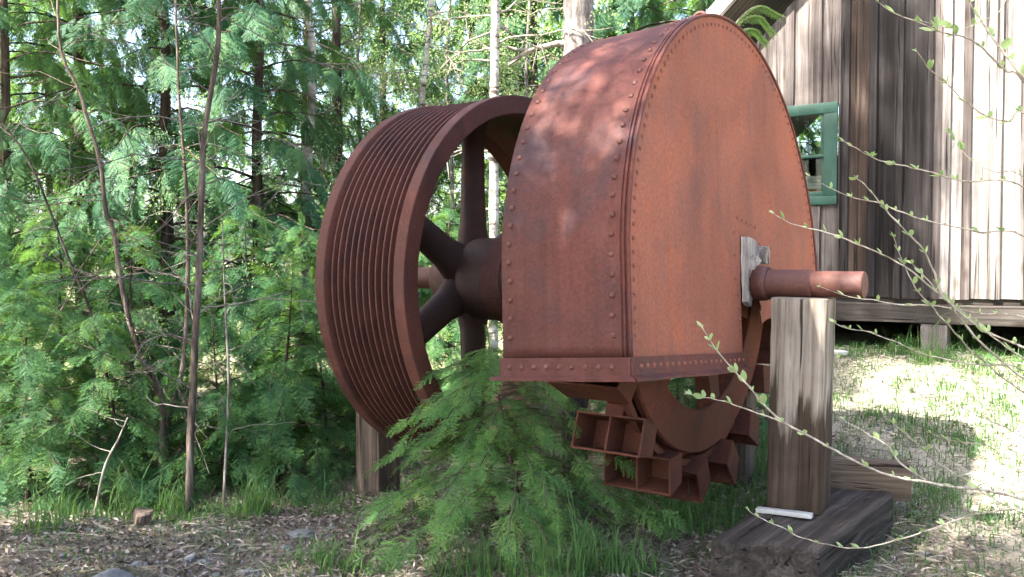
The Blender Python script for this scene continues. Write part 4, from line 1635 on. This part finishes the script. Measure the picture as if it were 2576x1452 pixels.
stem_tree('slender_tree', 'slender brown trunk rising through the left of the picture in front of the cedars', grounded(pix([(474, 1275), (480, 1080), (487, 955), (492, 830), (500, 700), (506, 520), (510, 400), (517, 310), (542, 165), (552, 65), (550, -60), (560, -300)], 5.5, 0.3)), 0.025, 0.014, 'bark_brown', 34, 1, (0.3, 1.2), 'twig_grey', 0)
stem_tree('leaning_sapling', 'grey sapling leaning left from the white foot behind the slender trunk', grounded(pix([(402, 1215), (408, 1100), (410, 1020), (395, 970), (358, 904), (327, 812), (301, 690), (287, 585), (265, 525), (255, 420), (220, 300), (195, 220), (160, 150), (148, 80), (144, -40)], 6.2, 0.2)), 0.024, 0.009, 'bark_brown', 32, 2, (0.3, 1.2), None, 0)
stem_tree('leaning_sapling', 'grey sapling leaning right, its foot beside the white sapling foot', grounded(pix([(412, 1215), (425, 1060), (455, 950), (470, 800), (473, 640), (470, 500), (463, 400), (452, 270), (446, 120), (440, -60)], 6.35, 0.2)), 0.020, 0.008, 'bark_brown', 26, 3, (0.3, 0.9), 'twig_grey', 1, leaf_size=0.7)
stem_tree('bare_sapling', 'thin bare sapling low at the far left among the hemlocks', grounded(pix([(230, 1290), (262, 1180), (300, 1100), (322, 1050)], 5.4, 0.1)), 0.009, 0.004, 'twig', 5, 4, (0.1, 0.35), None, 0)
stem_tree('bare_sapling', 'thin bare stem crossing the left edge from the ground to the upper left', grounded(pix([(330, 1235), (250, 860), (160, 620), (70, 400), (-30, 270)], 6.1, -0.2)), 0.012, 0.005, 'bark_dark', 14, 5, (0.25, 0.8), 'twig_grey', 0)
stem_tree('bare_sapling', 'thin bare stem with hooked twigs between the slender trunk and the grooved wheel', grounded(pix([(560, 1230), (575, 980), (566, 760), (560, 560)], 6.0, 0.2)), 0.012, 0.004, 'twig_grey', 14, 6, (0.3, 0.8), 'twig_grey', 0)
stem_tree('birch_tree', 'white-barked trunk left of the grooved wheel', grounded(pix([(770, 1000), (770, 600), (772, 440), (782, 300), (785, 150), (775, 0), (770, -250)], 9.4)), 0.055, 0.04, 'birch', 16, 7, (0.4, 1.3), 'twig', 4)
stem_tree('birch_tree', 'pale slim trunk above the top left of the grooved wheel', grounded(pix([(1050, 1000), (1052, 600), (1062, 260), (1075, 120), (1085, 0), (1090, -250)], 9.8)), 0.035, 0.026, 'birch', 16, 8, (0.4, 1.3), 'twig', 4)
stem_tree('birch_tree', 'pale trunk with brown patches above the grooved wheel, left of the big grey trunk', grounded(pix([(1240, 1000), (1242, 600), (1243, 250), (1245, 100), (1247, 0), (1248, -250)], 9.0)), 0.05, 0.042, 'birch', 20, 9, (0.4, 1.4), 'twig', 4)
stem_tree('grey_tree', 'big grey furrowed tree trunk behind the top of the guard', grounded(pix([(1440, 1000), (1447, 500), (1454, 110), (1456, 0), (1458, -500)], 9.2)), 0.185, 0.14, 'bark_grey', 8, 10, (0.5, 1.5), 'twig', 0)
stem_tree('dark_tree', 'thin dark trunk left of the white trunk among the cedars', grounded(pix([(848, 1000), (850, 600), (850, 300), (845, 0), (842, -250)], 10.6)), 0.06, 0.05, 'bark_dark', 10, 11, (0.4, 1.2), 'twig_grey', 3)
for k, (px, Y) in enumerate(((905, 11.0), (1130, 11.2), (1330, 10.6))):
    stem_tree('leafy_tree', ['young tree with fresh light green leaves left of the wheel top', 'young tree with fresh light green leaves over the middle of the wheel', 'young tree with fresh light green leaves left of the big grey trunk'][k],
              grounded(pix([(px, 1000), (px + 8, 500), (px - 6, 200), (px + 5, -60), (px, -300)], Y)), 0.03, 0.012, 'twig_grey', 30, 20 + k, (0.5, 1.6), 'twig', 9, leaf_size=1.2)
# cut stub and rotten stump piece
sx_, sy_ = px_x(347, 5.15), 5.15
stb = link('cut_stump', rough_box(0.10, 0.09, 0.15, (4, 4, 5), 0.025, 0.03, 91), M['timber_two'], None, (sx_, sy_, gz(sx_, sy_) - 0.05), (0, 0, 0.5))
tag(stb, 'small cut stump at the edge of the thicket below the white sapling foot', 'stump')
# green sprig between guard and hut
spr = thing('fir_sprig', 'thin arching green sprigs between the guard top and the hut roof', 'sapling', (px_x(1800, 7.0), 7.0, gz(px_x(1800, 7.0), 7.0)))
P, X, N, S = [], [], [], []
wp = []
for q, (arc) in enumerate(([(1800, 1000), (1802, 500), (1815, 140), (1850, 60), (1905, 15), (1962, 36)], [(1806, 500), (1822, 150), (1860, 62), (1905, 40), (1945, 78)], [(1806, 500), (1815, 200), (1850, 95), (1890, 72), (1925, 100)])):
    c = curve_pts(grounded(pix(arc, 7.0)) if q == 0 else pix(arc, 7.0), 40)
    c = [p - spr.location for p in c]
    wp.append(tube_np(c, [0.012 * (1 - 0.85 * i / 39) for i in range(40)], 5))
    for i in range(22, 39):
        d = np.array(c[i + 1] - c[i])
        d = d / np.linalg.norm(d)
        for sd in (-1, 1):
            P.append(np.array(c[i]))
            X.append(d + np.array([0.2 * sd, -0.3, -0.4 + 0.4 * sd]))
            N.append(np.array([0, -0.6, 1.0]))
            S.append(0.42)
V, Fc = join_parts(wp)
link('stem', mesh('stem', V, Fc, True), M['twig'], spr)
T, K = scatter(hem_kits, np.array(P), np.array(X), np.array(N), np.array(S), 0.05, np.random.default_rng(3))
tag(link('needles', soup('needles', T, K + 0.25), M['hemlock_young'], spr), kind='stuff')

# ------------------------------------------------------------------ budding shrub on the right
def leaf_blade(seed, L=0.04, wd=0.45):
    r = random.Random(seed)
    V, Fc = [], []
    n = 5
    for i in range(n + 1):
        f = i / n
        w_ = L * wd * 0.5 * math.sin(math.pi * min(1, f * 0.93 + 0.05)) ** 0.8
        z = 0.18 * L * f * f * r.uniform(0.6, 1.4)
        V += [(L * f, -w_, z + w_ * 0.5), (L * f, 0, z), (L * f, w_, z + w_ * 0.5)]
    for i in range(n):
        a = i * 3
        Fc += [(a, a + 3, a + 4, a + 1), (a + 1, a + 4, a + 5, a + 2)]
    me = mesh('leaf', V, Fc, True)
    at_ = me.attributes.new('tint', 'FLOAT', 'FACE')
    at_.data.foreach_set('value', [r.uniform(0.35, 0.95)] * len(Fc))
    me.materials.append(M['spring'])
    return me


LEAVES = [leaf_blade(i, 0.036 + 0.006 * (i % 3), 0.45 + 0.1 * (i % 2)) for i in range(6)]
BR = [
    ([(1760, 815), (1790, 862), (1870, 960), (1935, 1032), (2000, 1080), (2200, 1182), (2330, 1215), (2470, 1232), (2600, 1262)], 3.05, 0.0075, 1.0),
    ([(1730, 990), (1785, 1004), (1860, 1022), (1975, 1066)], 3.08, 0.0035, 0.9),
    ([(2151, 439), (2177, 465), (2218, 516), (2280, 584), (2321, 625), (2352, 687), (2373, 744), (2470, 862), (2600, 970)], 3.25, 0.0065, 0.9),
    ([(2027, 439), (2125, 491), (2208, 511), (2290, 542), (2373, 563), (2461, 584), (2600, 610)], 3.4, 0.0055, 0.7),
    ([(1937, 532), (1970, 553), (2022, 573), (2094, 589), (2146, 609), (2208, 635), (2259, 661), (2311, 697), (2363, 739), (2480, 832), (2600, 890)], 3.15, 0.0055, 0.8),
    ([(2115, 351), (2146, 372), (2197, 398), (2280, 418), (2358, 439), (2435, 460), (2600, 486)], 3.3, 0.005, 0.9),
    ([(2197, -5), (2249, 31), (2311, 57), (2373, 83), (2435, 98), (2481, 129), (2528, 176), (2600, 240)], 2.9, 0.006, 1.2),
    ([(2435, -5), (2466, 46), (2502, 103), (2538, 150), (2600, 240)], 2.8, 0.008, 1.2),
    ([(2303, 124), (2332, 170), (2373, 207), (2425, 253), (2487, 294), (2538, 310), (2600, 313)], 3.0, 0.004, 1.1),
    ([(2104, 894), (2135, 920), (2176, 940), (2247, 971), (2308, 991), (2400, 1017), (2451, 1040), (2600, 1110)], 3.5, 0.0035, 0.7),
    ([(1874, 1277), (1905, 1303), (1966, 1328), (2022, 1354), (2094, 1372), (2186, 1377), (2267, 1354), (2375, 1318), (2480, 1290), (2600, 1285)], 2.9, 0.0045, 0.8),
    ([(2094, 807), (2135, 823), (2196, 838), (2273, 869), (2349, 899), (2426, 915), (2503, 917), (2600, 945)], 3.3, 0.005, 0.9),
    ([(2053, 720), (2145, 749), (2196, 756), (2273, 767), (2349, 769), (2451, 787), (2600, 812)], 3.45, 0.005, 0.8),
    ([(2110, 1050), (2176, 1088), (2227, 1119), (2267, 1165), (2330, 1210)], 3.15, 0.0045, 0.9),
    ([(2191, 1012), (2247, 1063), (2298, 1109), (2349, 1155), (2420, 1205), (2600, 1300)], 3.35, 0.0045, 0.8),
    ([(2310, 50), (2420, 70), (2500, 40), (2600, 20)], 3.1, 0.003, 1.2),
    ([(2380, 330), (2440, 400), (2500, 430), (2600, 470)], 3.1, 0.003, 1.0),
    ([(2240, 590), (2262, 640), (2300, 720), (2360, 790), (2470, 905), (2600, 1000)], 3.3, 0.005, 1.0),
    ([(2290, 655), (2330, 700), (2400, 770), (2500, 850), (2600, 920)], 3.05, 0.005, 1.1),
    ([(2330, 1085), (2400, 1110), (2490, 1120), (2600, 1150)], 3.2, 0.004, 0.9),
]
root = Vector((2.75, 3.2, gz(2.75, 3.2)))
shrub = thing('budding_shrub', 'leggy shrub reaching in from the right with pale twigs and fresh small leaves', 'shrub', root)
rs = np.random.default_rng(77)
for bi, (pts, Y, rad, lf) in enumerate(BR):
    n = len(pts)
    ctrl = [at(x, y, Y + 0.25 * (1 - i / (n - 1)) * math.sin(bi * 2.1)) for i, (x, y) in enumerate(pts)]
    if pts[-1][0] >= 2590:
        e = ctrl[-1]
        ctrl.append(e.lerp(root, 0.35) + Vector((0.12, 0, 0.12)))
        ctrl.append(e.lerp(root, 0.75) + Vector((0.1, 0, 0.02)))
        ctrl.append(root + Vector((rs.uniform(-0.05, 0.05), rs.uniform(-0.05, 0.05), -0.03)))
    npt = 10 * len(ctrl)
    c = [p - root for p in curve_pts(ctrl, npt)]
    c = [p + noise.noise_vector(p * 7 + Vector((bi, 0, 0))) * 0.007 + noise.noise_vector(p * 24 + Vector((bi, 3, 0))) * 0.0035 for p in c]
    rr = [rad * (0.22 + 0.62 * (i / npt) ** 0.8) * (1.18 if i % 7 == 0 else 1) for i in range(npt)]
    V, Fc = tube_np(c, rr, 6)
    br = link('branch', mesh('branch', V, Fc, True), M['twig'], shrub)
    vis = int(npt * (n - 1) / (len(ctrl) - 1))
    step_len = 0.06
    acc = 0.02
    i = 0
    while i < vis - 1:
        seg = (c[i + 1] - c[i]).length
        acc -= seg
        if acc <= 0:
            acc = step_len * rs.uniform(0.6, 1.6) * (1.0 if i < vis * 0.5 else 1.5)
            d = (c[i] - c[i + 1]).normalized()
            for sd in (-1, 1, 1 if rs.random() < 0.5 else -1):
                if rs.random() < 0.3:
                    continue
                side = d.cross(Vector((0, 0.25, 1))).normalized() * sd
                x_ = (d * rs.uniform(0.3, 1.0) + side * rs.uniform(0.4, 1.0) + Vector((0, 0, rs.uniform(-0.1, 0.7)))).normalized()
                z_ = (Vector((0, -0.35, 1)) + Vector(rs.normal(0, 0.4, 3))).normalized()
                y_ = z_.cross(x_).normalized()
                z_ = x_.cross(y_)
                lo = link('leaf', LEAVES[rs.integers(0, 6)], None, br)
                s = lf * rs.uniform(0.4, 1.0) * (0.75 if i < 3 else 1)
                lo.matrix_local = Matrix.Translation(c[i]) @ Matrix((x_, y_, z_)).transposed().to_4x4() @ Matrix.Scale(s, 4)
        i += 1

# ------------------------------------------------------------------ ground cover
def blades(r, n, xr, yr, hgt, wid, dens=None, bend=0.6):
    x = r.uniform(xr[0], xr[1], n * 2)
    y = r.uniform(yr[0], yr[1], n * 2)
    if dens is not None:
        k = r.random(n * 2) < dens(x, y)
        x, y = x[k], y[k]
    x, y = x[:n], y[:n]
    m = len(x)
    z = ground_z(x, y) - 0.008
    h = hgt * r.lognormal(0, 0.4, m)
    a = r.uniform(0, 6.283, m)
    b = bend * r.uniform(0.2, 1.4, m) * h
    w = wid * r.uniform(0.7, 1.3, m)
    p0 = np.stack([x, y, z], 1)
    dr = np.stack([np.cos(a), np.sin(a), np.zeros(m)], 1)
    sd = np.stack([-np.sin(a), np.cos(a), np.zeros(m)], 1)
    up = np.array([0, 0, 1.0])
    p1 = p0 + up * (h * 0.55)[:, None] + dr * (b * 0.25)[:, None]
    p2 = p0 + up * (h * np.clip(1 - 0.25 * b / h, 0.3, 1))[:, None] + dr * b[:, None]
    A, B = p0 - sd * w[:, None], p0 + sd * w[:, None]
    C, D_ = p1 - sd * (w * 0.75)[:, None], p1 + sd * (w * 0.75)[:, None]
    T = np.concatenate([np.stack([A, B, D_], 1), np.stack([A, D_, C], 1), np.stack([C, D_, p2], 1)])
    t = np.tile(r.uniform(0.15, 0.75, m), 3)
    return T, t


def clump_dens(x, y):
    f = np.sin(x * 3.1 + 1.3) * np.sin(y * 2.7 + 0.4) + 0.7 * np.sin(x * 7.3 + y * 4.1) + 0.5 * np.sin(x * 13 - y * 11)
    return np.clip(0.28 + 0.42 * f, 0.02, 1)


rg = np.random.default_rng(91)
Tg, Kg = [], []
for (n, xr, yr, h, w_, dn, bd) in (
        (11000, (-3.4, 1.6), (3.5, 5.8), 0.04, 0.003, clump_dens, 1.0),
        (1700, (-3.2, -0.7), (5.2, 6.0), 0.08, 0.0036, clump_dens, 0.6),
        (30000, (1.2, 5.6), (3.3, 9.5), 0.06, 0.0032, lambda x, y: np.clip(0.25 + clump_dens(x, y), 0, 1), 0.7),
        (5000, (1.0, 4.6), (4.7, 8.2), 0.09, 0.0034, clump_dens, 0.7),
        (2600, (0.75, 1.9), (4.6, 6.2), 0.10, 0.0034, None, 0.6)):
    T, t = blades(rg, n, xr, yr, h, w_, dn, bd)
    Tg.append(T)
    Kg.append(t)
# tussocks
TU = [(1330, 1455, 0.15, 90), (1500, 1440, 0.20, 100), (1420, 1458, 0.16, 80), (1600, 1450, 0.17, 80), (1250, 1450, 0.18, 80), (1130, 1450, 0.2, 60), (2420, 885, 0.32, 160), (2340, 905, 0.2, 80), (2270, 930, 0.16, 90), (2180, 1290, 0.16, 90), (2120, 1400, 0.14, 80),
      (660, 1290, 0.2, 90), (620, 1300, 0.17, 80), (440, 1290, 0.19, 80), (170, 1310, 0.17, 80), (90, 1340, 0.17, 70), (300, 1300, 0.2, 90), (1700, 1330, 0.18, 90), (1890, 1230, 0.15, 60), (860, 1440, 0.14, 70), (1010, 1300, 0.12, 50), (780, 1410, 0.12, 50)]
for (px, py, h, n) in TU:
    gx, gy = on_z(px, py, 0.0)
    zz = gz(gx, gy)
    gx, gy = on_z(px, py, zz)
    gx, gy = on_z(px, py, gz(gx, gy))
    T, t = blades(rg, n, (gx - 0.11, gx + 0.11), (gy - 0.09, gy + 0.09), h, 0.0036, None, 0.75)
    Tg.append(T)
    Kg.append(t + 0.08)
gr = link('grass', soup('grass', np.concatenate(Tg), np.concatenate(Kg)), M['grass'])
tag(gr, 'short green grass and tussocks over the forest floor', 'grass', None, 'stuff')


def lying(r, n, xr, yr, ln, wid, dens=None, lift=0.02, curl=0.3):
    """dead leaves and straws lying on the ground"""
    x = r.uniform(xr[0], xr[1], n)
    y = r.uniform(yr[0], yr[1], n)
    if dens is not None:
        k = r.random(n) < dens(x, y)
        x, y = x[k], y[k]
    m = len(x)
    l = ln * r.lognormal(0, 0.45, m)
    a = r.uniform(0, 6.283, m)
    d = np.stack([np.cos(a), np.sin(a), r.normal(0, curl, m)], 1)
    s = np.stack([-np.sin(a), np.cos(a), r.normal(0, curl, m)], 1)
    c = np.stack([x, y, ground_z(x, y) + 0.004 + np.abs(r.normal(0, lift, m))], 1)
    w = wid * r.uniform(0.6, 1.4, m)
    A = c - d * (l / 2)[:, None]
    B = c + d * (l / 2)[:, None]
    A[:, 2] = np.maximum(A[:, 2], ground_z(A[:, 0], A[:, 1]) + 0.003)
    B[:, 2] = np.maximum(B[:, 2], ground_z(B[:, 0], B[:, 1]) + 0.003)
    Cp = c + s * w[:, None] + np.array([0, 0, 0.006])
    Cm = c - s * w[:, None]
    T = np.concatenate([np.stack([A, B, Cp], 1), np.stack([A, Cm, B], 1)])
    return T, np.tile(r.random(m), 2)


T1, t1 = lying(rg, 34000, (-3.6, 5.4), (3.4, 8.0), 0.026, 0.0065, lambda x, y: 1 - 0.7 * smooth(x, 1.2, 2.4), 0.012, 0.35)
T2, t2 = lying(rg, 16000, (-3.0, 2.4), (3.5, 6.2), 0.024, 0.006, None, 0.012, 0.4)
li = link('leaf_litter', soup('leaf_litter', np.concatenate([T1, T2]), np.concatenate([t1, t2])), M['litter'])
tag(li, 'brown dead leaves and needles covering the ground', 'leaf litter', None, 'stuff')
T1, t1 = lying(rg, 9000, (-3.4, 2.0), (3.5, 5.8), 0.09, 0.0019, clump_dens, 0.012, 0.14)
T2, t2 = lying(rg, 12000, (1.2, 5.6), (3.3, 8.6), 0.09, 0.0022, None, 0.015, 0.16)
st = link('dry_grass', soup('dry_grass', np.concatenate([T1, T2]), np.concatenate([t1, t2])), M['straw'])
tag(st, 'pale dry grass stalks lying flat on the ground', 'dry grass', None, 'stuff')
# pebbles too small to count
Tp, Kp = [], []
ico = bmesh.new()
bmesh.ops.create_icosphere(ico, subdivisions=1, radius=1)
IT = np.array([[v.co[:] for v in f.verts] for f in ico.faces])
ico.free()
for i in range(900):
    x = rg.uniform(-3, 4.5)
    y = rg.uniform(3.5, 6.5)
    s = rg.uniform(0.006, 0.018)
    Tp.append(IT * np.array([s * rg.uniform(0.8, 1.5), s * rg.uniform(0.8, 1.4), s * rg.uniform(0.4, 0.8)]) + np.array([x, y, gz(x, y) + 0.002]))
pb = link('gravel', soup('gravel', np.concatenate(Tp)), M['rock'])
tag(pb, 'scattered small gravel on the dirt', 'gravel', None, 'stuff')

# rocks
ROCKS = [(760, 1345, 0.10, 'flat grey rock in the dirt left of the small hemlock'), (480, 1410, 0.065, 'pale brown stone on the dirt below the slender trunk'), (510, 1425, 0.06, 'blue-grey flat stone beside the pale brown stone'),
         (270, 1455, 0.13, 'wide blue-grey rock at the bottom edge on the left'), (345, 1425, 0.06, 'buff stone behind the wide blue-grey rock'), (625, 1445, 0.085, 'pale lumpy stone at the bottom edge right of the stones'), (540, 1452, 0.05, 'small bluish stone at the bottom edge'),
         (720, 1380, 0.05, 'small grey stone in front of the flat grey rock'), (830, 1330, 0.045, 'small stone right of the flat grey rock'), (1960, 1440, 0.05, 'small stone beside the end of the dark ground timber'), (2330, 1400, 0.055, 'sunlit stone in the dirt right of the dark ground timber')]
for i, (px, py, s, lab) in enumerate(ROCKS):
    gx, gy = on_z(px, py, gz(*on_z(px, py, 0.0)))
    bm = bmesh.new()
    bmesh.ops.create_icosphere(bm, subdivisions=3, radius=1)
    s *= 0.8
    sc = Vector((1.0, random.uniform(0.6, 0.9), random.uniform(0.35, 0.55)))
    for v in bm.verts:
        k = 1 + 0.35 * noise.noise(v.co * 1.3 + Vector((i * 5.1, 0, 0))) + 0.14 * noise.noise(v.co * 3.1 + Vector((i, 2, 0)))
        v.co = Vector((v.co.x * sc.x, v.co.y * sc.y, v.co.z * sc.z)) * k * s
    o = link('stone', from_bm('stone', bm, 0.7), M['rock'], None, (gx, gy, gz(gx, gy) - s * 0.05), (0, 0, i * 1.3))
    tag(o, lab, 'stone', 'stones on the dirt')
